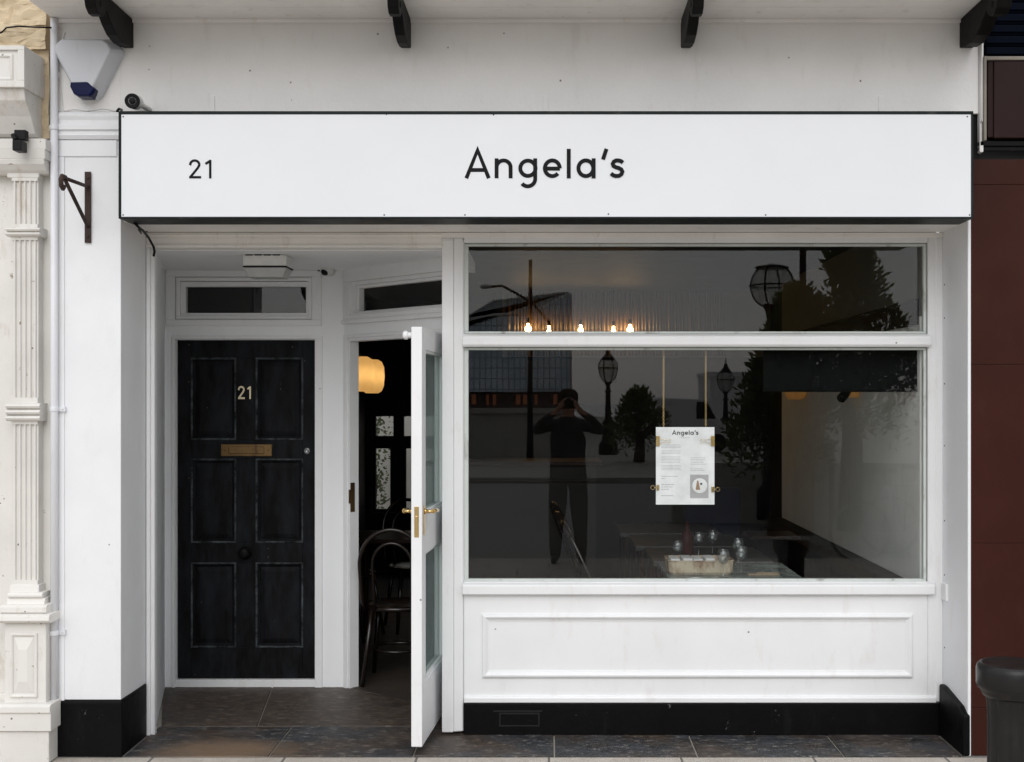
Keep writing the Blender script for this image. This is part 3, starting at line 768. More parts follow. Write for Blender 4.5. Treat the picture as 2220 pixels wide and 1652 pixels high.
# bulkhead light on the recess ceiling
lt = thing('bulkhead_light', 'white box light with ribbed diffuser fixed above the black door', 'light', (-1.53, .70, CEIL - .004))
Yl = .62; lx0, lx1 = PX(527, Yl), PX(621, Yl)
m = MB(); m.box(lx0, lx1, Yl, Yl + .17, PZ(576, Yl), PZ(553, Yl)); m.box(lx0 + .01, lx1 - .01, Yl + .012, Yl + .16, PZ(553, Yl), CEIL - .005)
m.build('body', WPLASTIC, lt, .006)
m = MB()
for k in range(4): m.box(lx0 + .012 + k * .047, lx0 + .05 + k * .047, Yl - .001, Yl + .02, PZ(554, Yl), PZ(549.5, Yl))
m.box(lx0 - .001, lx1 + .001, Yl - .004, Yl + .172, PZ(579, Yl), PZ(576.5, Yl))
m.build('gasket', BLACKPLASTIC, lt)
m = MB(); q = (lx0, lx1); zt, zb = PZ(579.5, Yl), PZ(600, Yl)
v = [(q[0], Yl, zt), (q[1], Yl, zt), (q[1], Yl+.17, zt), (q[0], Yl+.17, zt), (q[0]+.022, Yl+.02, zb), (q[1]-.022, Yl+.02, zb), (q[1]-.022, Yl+.15, zb), (q[0]+.022, Yl+.15, zb)]
m.add(v, [(0,1,2,3), (7,6,5,4), (0,4,5,1), (1,5,6,2), (2,6,7,3), (3,7,4,0)]); m.build('diffuser', DIFF, lt, .004)

# rusty sign bracket
rb = thing('sign_bracket', 'empty rusty iron hanging sign bracket on the white pillar', 'bracket', P(192, 450, 0))
m = MB(); q = rr(185, 373, 199, 527, 0); m.box(q[0], q[1], -.010, -.0075, q[2], q[3])
for zz in (q[2] + .03, q[3] - .03): m.lathe([(.008, 0), (.006, .005), (0, .006)], ((q[0]+q[1])/2, -.010, zz), (0, -1, 0), 10)
m.build('wall_plate', RUST, rb, .001)
xm = (q[0] + q[1]) / 2
m = MB(); m.tube([(xm, -.008, 2.678), (xm, -.30, 2.668)], .009, 8); m.build('arm', RUST, rb)
m = MB(); m.tube([(xm, -.009, 2.49), (xm, -.29, 2.660)], .009, 8); m.build('strut', RUST, rb)
m = MB(); m.tube([(xm, -.29, 2.672), (xm, -.325, 2.672), (xm, -.34, 2.655), (xm, -.335, 2.628), (xm, -.315, 2.618), (xm, -.305, 2.630)], .011, 8); m.build('hook', RUST, rb)

# downpipe
dp = thing('downpipe', 'thin white downpipe clipped between the cream and white buildings', 'pipe', (-2.335, -.03, .26))
xp = PX(117.5, -.03)
m = MB(); m.tube([(xp, -.03, 3.46), (xp, -.03, .27)], .0175, 14); m.build('pipe', PIPEM, dp)
for y in (277, 887, 1372):
    m = MB(); z = PZ(y, -.03); m.lathe([(.0215, -.010), (.0215, .010)], (xp, -.03, z), (0, 0, 1), 14); m.box(xp - .026, xp + .046, -.02, -.0005, z - .011, z + .011)
    m.lathe([(.006, 0), (.0, .008)], (xp + .035, -.02, z), (0, -1, 0), 8); m.build('pipe_clip', PIPEM, dp, .002)
m = MB()
m.tube([P(128, 60, -.005), P(140, 70, -.006), P(134, 92, -.006), P(126, 98, -.006)], .003, 6)
m.tube([P(128, 155, -.005), P(131, 190, -.006), P(137, 238, -.006), P(142, 240, -.006), P(160, 236, -.006), P(190, 240, -.005), P(225, 235, -.005), P(252, 241, -.005)], .002, 6)
m.tube([P(126, 150, -.005), P(127, 160, -.008), P(127, 170, -.005)], .006, 6)
wc = m.build('alarm_cable', OLDWHITE, None); tag(wc, 'thin painted cable straggling over the wall below the alarm box', 'cable')

# ---------------------------------------------------------------- cream building on the left
nb = thing('cream_building', 'cream building at the left edge with fluted pilaster and rough sandstone above', 'building', (-2.6, 0, 0))
m = MB(); m.box(-4.2, -2.345, .02, .4, 0, PZ(160, 0)); m.build('wall', CREAM, nb)
m = MB()
from mathutils import noise as mn_
def rough_slab(mb, x0, x1, z0, z1, y, n=70, k=34, amp=.03):
    rnd = random.Random(5); o = len(mb.v); v = []
    for j in range(k + 1):
        for i in range(n + 1):
            a, b_ = i / n, j / k
            v.append((x0 + (x1 - x0) * a, y + amp * mn_.fractal(Vector(((x0 + (x1 - x0) * a) * 5, y * 40, (z0 + (z1 - z0) * b_) * 9)), .7, 2.1, 6), z0 + (z1 - z0) * b_ + (rnd.uniform(-.012, .012) if 0 < j < k else 0)))
    f = [(j*(n+1)+i, j*(n+1)+i+1, (j+1)*(n+1)+i+1, (j+1)*(n+1)+i) for j in range(k) for i in range(n)]
    mb.add(v, f)
rough_slab(m, -4.2, -2.35, PZ(60, 0), 3.9, -.03); rough_slab(m, -4.2, -2.35, PZ(112, 0), PZ(61, 0), -.055, 70, 14)
rough_slab(m, -2.46, -2.35, PZ(300, 0), PZ(110, 0), .0, 6, 30, .012)
m.box(-4.2, -2.35, .03, .4, PZ(160, 0), 3.9)
m.build('sandstone_wall', STONE, nb, recalc=False)
m = MB(); Yc = -.22                                            # corbel block and its console
cx1 = PX(55, Yc); m.box(-3.05, cx1, Yc, .02, PZ(190, Yc), PZ(100, Yc))
m.frame(-3.05, cx1, PZ(190, Yc), PZ(100, Yc), .02, .03, .03, .02, Yc - .012, Yc)
q = (-2.95, cx1 - .055, PZ(175, Yc), PZ(118, Yc)); m.sweep_rect([(0, Yc), (0, Yc - .006), (.008, Yc - .009), (.016, Yc - .002), (.016, Yc)], q)
zc0, zc1 = PZ(298, -.05), PZ(190, Yc)
m.prism([(.02, zc1), (Yc + .01, zc1), (Yc + .03, zc1 - .05), (Yc + .09, zc1 - .11), (Yc + .14, zc1 - .18), (-.06, zc0), (.02, zc0)], lambda y, z, x: (x, y, z), -3.05, cx1 - .012)
m.build('corbel', CREAM, nb, .004)
m = MB()
def tier(x0, y0, x1, y1, Y):                                  # x0 may lie outside the frame
    m.box(PX(x0, Y), PX(x1, Y), Y, .02, PZ(y1, Y), PZ(y0, Y))
tier(-50, 300, 99, 324, -.10)
m.prism([(.02, 324), (-.10, 324), (-.094, 345), (.02, 345)], lambda y, z, x: (x, y, PZ(z, -.09)), PX(-45, -.1), PX(97, -.1))
m.prism([(.02, 345), (-.094, 345), (-.088, 356), (-.065, 368), (-.045, 374), (.02, 374)], lambda y, z, x: (x, y, PZ(z, -.08)), PX(-43, -.1), PX(94, -.1))
v0 = [PX(4, -.06), PX(78, -.06)]
tier(15, 374, 84, 385, -.05)
m.build('capital', CREAM, nb, .004)
m = MB(); sx_0, sx_1, Yp = PX(26, -.05), PX(81, -.05), -.05
zt_, zb_ = PZ(385, -.05), PZ(1268, -.05)
m.box(sx_0, sx_1, Yp + .012, .02, zb_, zt_)
nf = 5; fw = (sx_1 - sx_0)
segs = [(385, 392, 1), (392, 486, 0), (486, 494, 1), (494, 513, 2), (513, 520, 1), (520, 862, 0), (862, 874, 1), (874, 913, 2), (913, 920, 1), (920, 1258, 0), (1258, 1268, 1)]
for (ya, yb, kind) in segs:
    za, zb2 = PZ(ya, Yp), PZ(yb, Yp)
    if kind == 0:
        for k in range(nf):
            xa = sx_0 + fw * (k + .0) / nf + .006; xb = sx_0 + fw * (k + 1) / nf - .006
            m.prism([(xa, Yp + .012), (xa + .003, Yp + .001), (xa + .006, Yp), (xb - .006, Yp), (xb - .003, Yp + .001), (xb, Yp + .012)], lambda x, y, z: (x, y, z), zb2, za)
    elif kind == 1: m.box(sx_0 - .001, sx_1 + .001, Yp - .0005, .019, zb2, za)
    else:
        n = 2 if yb - ya < 30 else 3
        for k in range(n):
            z0, z1 = zb2 + (za - zb2) * k / n, zb2 + (za - zb2) * (k + 1) / n; h = (z1 - z0)
            m.prism([(.02, z0), (Yp - .004, z0), (Yp - .022, z0 + h * .2), (Yp - .028, z0 + h * .5), (Yp - .022, z0 + h * .8), (Yp - .004, z1), (.02, z1)], lambda y, z, x: (x, y, z), sx_0 - .020, sx_1 + .020)
m.build('pilaster_shaft', CREAM, nb, .002)
m = MB()
def tprof(prof, xl, xr, Y):
    m.prism([(.02, prof[0][1])] + prof + [(.02, prof[-1][1])], lambda y, z, x: (x, y, PZ(z, Y)), PX(xl, Y), PX(xr, Y))
tprof([(-.056, 1268), (-.062, 1285)], 20, 84, -.06)
tprof([(-.075, 1285), (-.084, 1289), (-.084, 1294), (-.07, 1297)], 16, 92, -.08)
tprof([(-.068, 1297), (-.085, 1312)], 14, 96, -.08)
tprof([(-.10, 1312), (-.113, 1316), (-.113, 1328), (-.095, 1332)], 0, 101, -.11)
tprof([(-.11, 1332), (-.135, 1334), (-.14, 1346), (-.12, 1352)], -20, 108, -.13)
dx0_, dx1_ = PX(8, -.10), PX(98, -.10); m.box(dx0_, dx1_, -.09, .02, PZ(1527, -.1), PZ(1352, -.1))
q = rr(22, 1372, 82, 1512, -.09); m.sweep_rect([(0, -.0905), (0, -.098), (.008, -.101), (.016, -.094), (.016, -.0905)], q)
m.frus((q[0] + .045, q[1] - .045, q[2] + .075, q[3] - .075), -.104, (q[0] + .02, q[1] - .02, q[2] + .02, q[3] - .02), -.0905)
tprof([(-.125, 1527), (-.14, 1531), (-.14, 1545), (-.13, 1547), (-.13, 1586)], -60, 110, -.13)
m.build('pilaster_base', CREAM, nb, .004)
m = MB(); m.box(PX(-60, -.115), PX(106, -.115), -.115, .02, 0, PZ(1586, -.115)); m.box(-4.2, -2.345, -.02, .02, 0, .3); m.build('plinth', CREAM, nb, .005)
fl = thing('floodlight', 'small black floodlight on the cream capital at the left edge', 'light', P(40, 300, -.12))
m = MB(); pb(m, 30, 281, 55, 303, -.16, -.12); m.build('lamp_head', BLACKPLASTIC, fl, .004)
m = MB(); pb(m, 26, 303, 46, 326, -.20, -.13); m.tube([P(28, 292, -.16), P(34, 304, -.18)], .012, 8); m.build('sensor', BLACKPLASTIC, fl, .005)
m = MB(); m.tube([P(-20, 78, -.09), P(4, 70, -.09), P(14, 60, -.095), P(40, 57, -.09), P(80, 59, -.085), P(112, 60, -.06)], .004, 6)
wr = m.build('wall_cable', BLACKPLASTIC, None); tag(wr, 'black cable strung across the rough sandstone of the left building', 'cable')

# ---------------------------------------------------------------- maroon building on the right
mb_ = thing('maroon_building', 'dark maroon tiled shopfront cut off by the right edge', 'building', (3, 0, 0))
m = MB(); zz = [0, PZ(1535, 0), PZ(1178, 0), PZ(790, 0), PZ(400, 0), 2.81]
for a_, b_ in zip(zz, zz[1:]):
    m.box(1.9865, 2.70, .006, .3, a_ + .0006, b_ - .0006); m.box(2.7015, 4.2, .006, .3, a_ + .0006, b_ - .0006)
m.box(1.9865, 4.2, .012, .3, 0, 2.81)
mg = MB(); mg.box(1.9875, 2.03, .02, .3, 2.8105, PZ(246, 0)); mg.build('gap_shade_filler', BLACKW, mb_)  # solid black filler painted as the shade inside the gap
m.build('tiled_wall', MAROON, mb_, .002)
m = MB(); m.box(2.022, 4.2, -.012, .3, PZ(318, 0), PZ(306, 0)); m.box(2.022, 4.2, -.004, .3, PZ(328, 0), PZ(318, 0)); m.box(2.03, 4.2, .03, .3, PZ(306, 0), PZ(290, 0)); m.build('ledge', BLACKW, mb_, .004)
m = MB(); m.box(PX(2150, 0), 4.2, -.03, .3, PZ(302, 0), PZ(136, 0)); m.box(PX(2138, 0), 4.2, -.02, .3, PZ(302, 0) + .005, PZ(134, 0)); m.build('fascia_board', MAROOND, mb_, .004)
m = MB(); m.box(PX(2130, 0), 4.2, -.035, .3, PZ(134, 0), PZ(126, 0)); m.box(PX(2127, 0), PX(2133, 0), -.04, .0, PZ(308, 0), PZ(126, 0)); m.build('fascia_trim', paint('weathered_trim', (.26, .23, .19), .6, .2, (.1, .08, .06), .6, 0, .4, 40), mb_, .003)
m = MB()
for k in range(7): m.box(PX(2136, 0), 4.2, .0, .3, PZ(125 - k * 24, 0) + .002, PZ(125 - (k + 1) * 24, 0)); m.box(PX(2136, 0), 4.2, -.012, .0, PZ(125 - k * 24, 0) + .012, PZ(125 - (k + 1) * 24, 0) - .004)
m.build('roller_shutter', NAVY, mb_, .004)
m = MB(); m.box(2.022, 2.04, -.012, .25, 2.84, 3.45); m.tube([(2.028, -.02, 2.98), (2.030, -.02, 3.36)], .007, 8); m.build('corner_strip', OLDWHITE, mb_, .003)

# bollard
bo = thing('bollard', 'black fluted cast iron bollard with round cap in front of maroon wall', 'bollard', (PX(2196, -1.6), -1.6, 0))
c = Vector((PX(2196, -1.6), -1.6, 0)); zc = PZ(1437, -1.6)
m = MB()
n = 72; prof = [(.085, 0), (.085, zc - .18), (.088, zc - .13), (.092, zc - .115)]
v = []
for (r, h) in prof:
    for k in range(n):
        t = 2 * math.pi * k / n; rr_ = r - (.006 if (k % 6) in (0,) else .002 if (k % 6) in (1, 5) else 0)
        v.append((c.x + rr_ * math.cos(t), c.y + rr_ * math.sin(t), h))
m.add(v, [(i*n+k, i*n+(k+1) % n, (i+1)*n+(k+1) % n, (i+1)*n+k) for i in range(3) for k in range(n)], True)
m.build('shaft', paint('black_cast_iron', (.014, .014, .014), .4, .25, (.06, .05, .045), .45, .1, .5, 45), bo)
m = MB(); m.lathe([(.088, zc - .118), (.100, zc - .112), (.108, zc - .100), (.108, zc - .092), (.118, zc - .086), (.122, zc - .070), (.122, zc - .022), (.118, zc - .008), (.110, zc), (.100, zc - .002), (0, zc)], (c.x, c.y, 0), (0,0,1), 48)
m.build('cap', paint('black_cast_iron_cap', (.016, .015, .015), .3, .25, (.07, .05, .045), .45, 0, .4, 45), bo)
for o_ in bo.children: o_.data.materials[0].node_tree.nodes['Principled BSDF'].inputs['Specular IOR Level'].default_value = .3

# ---------------------------------------------------------------- ground
def sheet(name, m_, pts, z, label=None):
    mb = MB(); mb.add([(x, y, z) for x, y in pts], [tuple(range(len(pts)))])
    o = mb.build(name, m_, None, recalc=False); tag(o, label, None, None, 'structure'); return o
sheet('ground', SANDG, [(-900, -900), (900, -900), (900, 60), (-900, 60)], -.16)
mb = MB(); mb.box(-30, 30, -6.55, .0, -.15, -.004); tag(mb.build('pavement', PAVE), 'pale concrete paving in front of the shops', None, None, 'structure')
mb = MB(); mb.box(-30, 30, -6.75, -6.555, -.15, .0); tag(mb.build('kerb', PALE, None, .01), 'pale kerb at the roadside', None, None, 'structure')
sheet('road', ASPH, [(-200, -21), (200, -21), (200, -6.7), (-200, -6.7)], -.12)
mb = MB(); mb.box(-200, 200, -32, -21, -.13, 0); tag(mb.build('promenade', SANDG), 'paved promenade across the road', None, None, 'structure')
sheet('sea', SEAM, [(-900, -900), (900, -900), (900, -140), (-900, -140)], -.10)
sheet('yard_ground', PAVE, [(-4, 6.4), (2, 6.4), (2, 8), (-4, 8)], .0)
mb = MB()                                                    # slate slabs up to the shopfront
edges = [-2.003, -1.319, -.640, .026, .700, 1.390, 1.945]
g = .004
for a_, b_ in zip(edges, edges[1:]): mb.box(a_ + g, b_ - g, .004, .545, -.04, .002 + random.uniform(-.0015, .0015))
sl = mb.build('slate_slabs', SLATE, None, .003); tag(sl, 'dark slate slabs along the foot of the shopfront', None, None, 'structure')
mb = MB(); mb.prism([(-1.99, .553), (-1.50, .553), (-1.62, 1.47), (-2.26, 1.47)], lambda x, y, z: (x, y, z), -.04, .003)
mb.prism([(-1.494, .553), (-.44, .553), (-.44, .80), (-1.10, 1.43), (-1.18, 1.47), (-1.614, 1.47)], lambda x, y, z: (x, y, z), -.04, .0035)
tag(mb.build('entrance_step', SLATEB, None, .003), 'muddy brown slate floor of the entrance recess', None, None, 'structure')
sheet('joint_bed', ground('sandy_joints', (.34, .31, .27), (.46, .43, .38), 20), [(-2.01, .001), (1.96, .001), (1.96, .7), (-.43, .8), (-1.2, 1.5), (-2.26, 1.5), (-2.0, .5)], -.006)
# ---------------------------------------------------------------- things inside the restaurant
def table(name, label, x0, x1, y0, y1, top, group):
    t = thing(name, label, 'table', ((x0+x1)/2, (y0+y1)/2, .006), group)
    MB().box(x0, x1, y0, y1, .722, .75).build('table_top', top, t, .004)
    for (a, b_) in ((x0+.05, y0+.05), (x1-.05, y0+.05), (x0+.05, y1-.05), (x1-.05, y1-.05)):
        m = MB(); m.lathe([(.017, .006), (.02, .3), (.024, .70), (.024, .722)], (a, b_, 0), (0,0,1), 10); m.build('leg', WOODD, t)
    return t
table('dining_table', 'marble topped table right behind the shop window with a rusty tin on it', .625, 1.325, .56, 1.28, MARBLE, 'dining tables')
table('dining_table', 'second table, top colour dimmed, back from the shop window', .60, 1.29, 1.32, 2.04, DIMTAB, 'dining tables')
table('dining_table', 'third table, top colour dimmed, back from the shop window', .55, 1.25, 2.09, 2.81, DIMTAB, 'dining tables')
table('dining_table', 'fourth table, top colour dimmed, farthest back along the pale right wall', .50, 1.20, 2.90, 3.62, DIMTAB, 'dining tables')
table('dining_table', 'small table beyond the bentwood chair in the doorway', -1.35, -.75, 2.5, 3.1, WOODD, 'dining tables')

def chair(label, loc, rz, group='bentwood chairs'):
    t = thing('bentwood_chair', label, 'chair', (0, 0, .006), group)
    m = MB(); m.lathe([(.0, .440), (.19, .440), (.205, .448), (.205, .462), (.195, .470), (.16, .464), (0, .460)], (0,0,0), (0,0,1), 28); m.build('seat', BENT, t)
    def hoop(w, zt, r, y0=.185):
        pts = []
        for k in range(25):
            a = math.pi * k / 24
            x = -w * math.cos(a) if k not in (0, 24) else (-w if k == 0 else w)
            z = zt - w * 1.15 + math.sin(a) * w * 1.15
            pts.append((x, y0 + (z - .45) * .22, z))
        pts = [(-w * .93, y0, .45), (-w * .97, y0 + .03, .55)] + pts + [(w * .97, y0 + .03, .55), (w * .93, y0, .45)]
        return MB().tube(pts, r, 8)
    hoop(.19, .93, .013, .165).build('back_hoop', BENT, t); hoop(.115, .85, .010, .17).build('inner_hoop', BENT, t)
    for sx, sy in ((-1,-1),(1,-1),(-1,1),(1,1)):
        MB().tube([(sx*.135, sy*.135, .445), (sx*.155, sy*.16, .25), (sx*.18, sy*.20, .006)], [.016, .015, .012], 8).build('leg', BENT, t)
    m = MB(); m.tube(arc3(.15, .2), .009, 6, False, True, True); m.build('leg_ring', BENT, t)
    t.location = loc; t.rotation_euler = (0, 0, rz); t['label'] = label
    return t
def arc3(r, z, n=24): return [(r * math.cos(2*math.pi*k/n), r * math.sin(2*math.pi*k/n), z) for k in range(n)]
ch = chair('dark bentwood chair just inside the open doorway', (-.90, 1.62, .006), math.radians(178))
dup(ch, (-.98, 3.35, .006), math.radians(20), 'dark bentwood chair far back against the rear window')
dup(ch, (-1.42, 3.0, .006), math.radians(75), 'dark bentwood chair beside the small table at the brown wall')
ch.scale = (1, 1, 1)
def spindle_chair(label):
    t = thing('spindle_chair', label, 'chair', (0, 0, .006), 'spindle back chairs')
    m = MB(); m.prism(rrect0(-.20, .20, -.21, .19, .07), lambda x, y, z: (x, y, z), .435, .465); m.build('seat', BENT, t, .008)
    back = lambda u, z: (u, .17 + (z - .46) * .34 + (z - .46) ** 2 * .12, z)
    pts = []
    for k in range(25):
        a_ = math.pi * k / 24; pts.append(back(-.21 * math.cos(a_), .74 + .27 * math.sin(a_)))
    MB().tube([back(-.19, .455)] + pts + [back(.19, .455)], .013, 8).build('back_hoop', BENT, t)
    for k in range(6):
        u = -.13 + .052 * k; zt = .74 + .27 * math.sqrt(max(0, 1 - (u / .21) ** 2)) - .005
        MB().tube([back(u * .8, .455), back(u * .95, .65), back(u, zt)], [.006, .008, .006], 6).build('spindle', BENT, t)
    for sx, sy in ((-1, -1), (1, -1), (-1, 1), (1, 1)):
        MB().tube([(sx*.14, sy*.14, .44), (sx*.17, sy*.18, .22), (sx*.20, sy*.22, .006)], [.014, .017, .012], 8).build('leg', BENT, t)
    m = MB(); m.tube([(-.168, -.17, .2), (-.168, .17, .2)], .009, 6); m.tube([(.168, -.17, .2), (.168, .17, .2)], .009, 6); m.tube([(-.168, 0, .2), (.168, 0, .2)], .009, 6); m.build('stretcher', BENT, t)
    return t
def rrect0(x0, x1, y0, y1, r, n=5):
    pts = []
    for cx_, cy_, a0 in ((x1-r, y1-r, 0), (x0+r, y1-r, 90), (x0+r, y0+r, 180), (x1-r, y0+r, 270)):
        pts += [(cx_ + r * math.cos(math.radians(a0 + 90*k/n)), cy_ + r * math.sin(math.radians(a0 + 90*k/n))) for k in range(n+1)]
    return pts
labs = ['dark spindle back chair nearest the shop window, side on', 'dark spindle back chair second from the shop window, side on', 'dark spindle back chair third from the shop window, side on']
sc0 = spindle_chair(labs[0])
for k, (x, y, r) in enumerate(((.46, 1.00, 97), (.43, 1.62, 99), (.41, 2.35, 101))):
    if k == 0: sc0.location = (x, y, .006); sc0.rotation_euler = (0, 0, math.radians(r))
    else: dup(sc0, (x, y, .006), math.radians(r), labs[k])
# banquette along the right wall
bc = thing('bar_counter', 'grey brown service counter in the dark behind the mirrored photographer', 'counter', (-.2, 3.2, .006))
CNT = paint('counter_front', (.019, .0175, .0155), .5, .1, None, 0, 0, .2)
m = MB(); m.box(-.82, .33, 2.95, 3.4, .006, 1.22); m.build('counter_front', CNT, bc)
m = MB(); m.box(-.86, .37, 2.90, 3.45, 1.22, 1.25); m.box(-.82, .33, 2.935, 2.95, 1.10, 1.115); m.build('counter_top', WOODD, bc, .004)
# banquette along the right wall
bq = thing('banquette', 'black leather banquette running along the pale right wall', 'bench', (1.6, 2.3, .006))
m = MB(); m.box(1.40, 1.74, .62, 4.2, .36, .46); m.build('seat', LEATHER, bq, .03, 4)
m = MB(); m.prism([(1.72, .40), (1.70, .70), (1.74, .745), (1.874, .745), (1.874, .40)], lambda x, z, y: (x, y, z), W + .1, 4.2); m.build('backrest', LEATHER, bq, .02, 3)
m = MB(); m.box(1.46, 1.874, .62, 4.2, .006, .36); m.build('base', INDARK, bq)
st = thing('side_stand', 'black stand with small flat top beside the far end of tables', 'stand', (1.40, 2.2, .006))
m = MB(); m.box(1.33, 1.52, 2.1, 2.3, .006, .80); m.build('post', BLACKW, st, .01); m = MB(); m.box(1.27, 1.58, 2.03, 2.37, .80, .82); m.build('top', WOODD, st, .005)
b2 = thing('upholstered_chair', 'navy upholstered chair in the dark far corner', 'chair', (1.25, 3.7, .006))
m = MB(); m.box(1.05, 1.5, 3.5, 3.95, .38, .48); m.build('seat', BLUEF, b2, .03, 3); m = MB(); m.box(1.05, 1.5, 3.93, 4.02, .40, 1.0); m.build('backrest', BLUEF, b2, .03, 3)
for sx in (1.09, 1.46):
    for sy in (3.54, 3.93): MB().tube([(sx, sy, .006), (sx, sy, .39)], .016, 8).build('leg', WOODD, b2)
# things on the first table
tn = thing('baking_tin', 'long rusty enamel tin holding folded napkins on the window table', 'tin', (PX(1520, .78), .80, .75))
x0, x1 = PX(1449, .74), PX(1592, .74)
def rrect(x0, x1, y0, y1, r, n=5):
    pts = []
    for cx_, cy_, a0 in ((x1-r, y1-r, 0), (x0+r, y1-r, 90), (x0+r, y0+r, 180), (x1-r, y0+r, 270)):
        pts += [(cx_ + r * math.cos(math.radians(a0 + 90*k/n)), cy_ + r * math.sin(math.radians(a0 + 90*k/n))) for k in range(n+1)]
    return pts
def loft(mb, rings):
    n = len(rings[0]); v = [p for r in rings for p in r]
    mb.add(v, [(i*n+k, i*n+(k+1) % n, (i+1)*n+(k+1) % n, (i+1)*n+k) for i in range(len(rings)-1) for k in range(n)] , False)
    o = len(mb.v) - n*len(rings); mb.f.append([o + k for k in range(n)][::-1]); mb.sm.append(False); mb.f.append([o + (len(rings)-1)*n + k for k in range(n)]); mb.sm.append(False)
m = MB(); R3 = lambda d, z: [(p[0], p[1], z) for p in rrect(x0 + d, x1 - d, .74 + d, .98 - d, .035)]
loft(m, [R3(.012, .751), R3(.003, .765), R3(0, .82), R3(-.004, .824), R3(-.003, .828), R3(.006, .828), R3(.010, .80), R3(.014, .765)]); m.build('tin_body', TIN, tn)
NAP = plain('white_napkin', (.75, .75, .74), .8)
for k, xx in enumerate((.04, .105, .16, .225)):
    m = MB(); m.box(x0 + xx - .024, x0 + xx + .028, .77, .93, .785, .832 + .004 * (k % 2)); m.build('napkin', NAP, tn, .006)
def wine_glass(label, loc, sc=1):
    t = thing('wine_glass', label, 'glass', loc, 'wine glasses')
    x, y, z = loc
    m = MB(); m.lathe([(.036, 0), (.035, .003), (.008, .006), (.0045, .012), (.004, .075), (.006, .085), (.022, .095), (.036, .118), (.040, .142), (.037, .165), (.031, .185), (.0295, .185), (.0355, .163), (.0385, .142), (.0345, .119), (.02, .097), (0, .09)], (x, y, z), (0,0,1), 28)
    m.build('bowl_and_stem', CLEAR, t); t.scale = (sc,)*3
    return t
g1 = wine_glass('left of the two clear wine glasses beside the rusty tin', (PX(1568, .66), .66, .75), .8)
dup(g1, (PX(1607, .80), .80, .75), 0, 'right of the two clear wine glasses beside the rusty tin')
dup(g1, (PX(1515, 1.55), 1.55, .75), 0, 'wine glass on the second table, left one')
dup(g1, (PX(1470, 1.05), 1.08, .75), 0, 'wine glass standing behind the left end of the rusty tin')
dup(g1, (PX(1600, 1.2), 1.2, .75), 0, 'wine glass standing behind the right end of the rusty tin')
dup(g1, (PX(1545, 1.65), 1.65, .75), 0, 'wine glass on the second table, right one')
bt = thing('bottle', 'dark red bottle standing on the second table', 'bottle', (PX(1490, 1.7), 1.7, .75))
m = MB(); m.lathe([(.036, 0), (.038, .01), (.038, .10), (.03, .125), (.013, .145), (.012, .18), (.014, .185), (.014, .19), (0, .191)], (PX(1490, 1.7), 1.7, .75), (0,0,1), 20); m.build('bottle_body', plain('dark_red_glass', (.05, .012, .01), .15), bt)
m = MB(); m.tube([(PX(1478, .62), .62, .754), (PX(1540, .61), .61, .754)], .004, 6); m.box(PX(1453, .62), PX(1530, .62), .60, .635, .7505, .7525); kn = m.build('table_knife', CHROME, None); tag(kn, 'table knife on a folded napkin in front of the rusty tin', 'cutlery')
m = MB(); m.box(PX(1622, .76), PX(1690, .76), .75, .79, .7505, .756); m.tube([(PX(1640, .77), .77, .759), (PX(1688, .76), .76, .759)], .004, 6); n2 = m.build('folded_napkin', plain('tan_napkin', (.30, .22, .14), .7), None); tag(n2, 'tan folded napkin on the right edge of the window table', 'napkin')
# lamps
def sconce(label, x, y, z, mat_, side, sc=1.0):
    t = thing('wall_lamp', label, 'lamp', (x, y, z), 'amber wall lamps')
    m = MB(); m.lathe([(.055, -.15), (.085, -.13), (.105, -.08), (.110, 0), (.105, .08), (.085, .13), (.05, .15)], (x, y, z), (0,0,1), 28); m.build('lamp_shade', SHADE, t)
    m = MB(); m.lathe([(0, -.03)] + [(.03 * math.cos(math.radians(a)), .03 * math.sin(math.radians(a))) for a in range(-75, 80, 15)] + [(0, .03)], (x, y, z), (0,0,1), 12); m.build('bulb', mat_, t)
    m = MB(); m.tube([(x, y, z + .15), (x, y, z + .18), (x + side * .16, y, z + .18)], .010, 8); m.lathe([(.05, 0), (.045, .015)], (x + side * .16, y, z + .18), (-side, 0, 0), 14); m.build('lamp_arm', BLACKW, t)
    t.scale = (sc,)*3
    return t
def lampat(px_, py_, Y): return PX(px_, Y), Y, PZ(py_, Y)
x, y, z = lampat(784, 811, 3.2); sconce('nearer of the two glowing amber lamps in the doorway', x, y, z, LAMPB, -1, .84)
x, y, z = lampat(807, 816, 4.0); sconce('farther of the two glowing amber lamps in the doorway', x, y, z, LAMPB, -1, .88)
x, y, z = lampat(1846, 829, 1.75); sconce('amber wall lamp peeping below the blind, nearer the window', x, y, z, LAMPB2, 1, .62)
x, y, z = lampat(1724, 833, 3.3); sconce('amber wall lamp peeping below the blind, farther from the window', x, y, z, LAMPB2, 1, .75)
sp = thing('spot_camera', 'small black spotlight beside the nearer amber lamp under the blind', 'spotlight', (PX(1828, 1.7), 1.7, PZ(846, 1.7)))
m = MB(); c = P(1830, 857, 1.6); m.lathe([(.022, -.05), (.028, .0), (.028, .04), (.02, .05)], c, Vector((-.5, -.5, -.4)).normalized(), 16); m.build('lamp_head', BLACKPLASTIC, sp)
m = MB(); m.tube([c, c + Vector((.05, .0, .05)), c + Vector((.12, 0, .06))], .01, 8); m.build('lamp_arm', BLACKPLASTIC, sp)
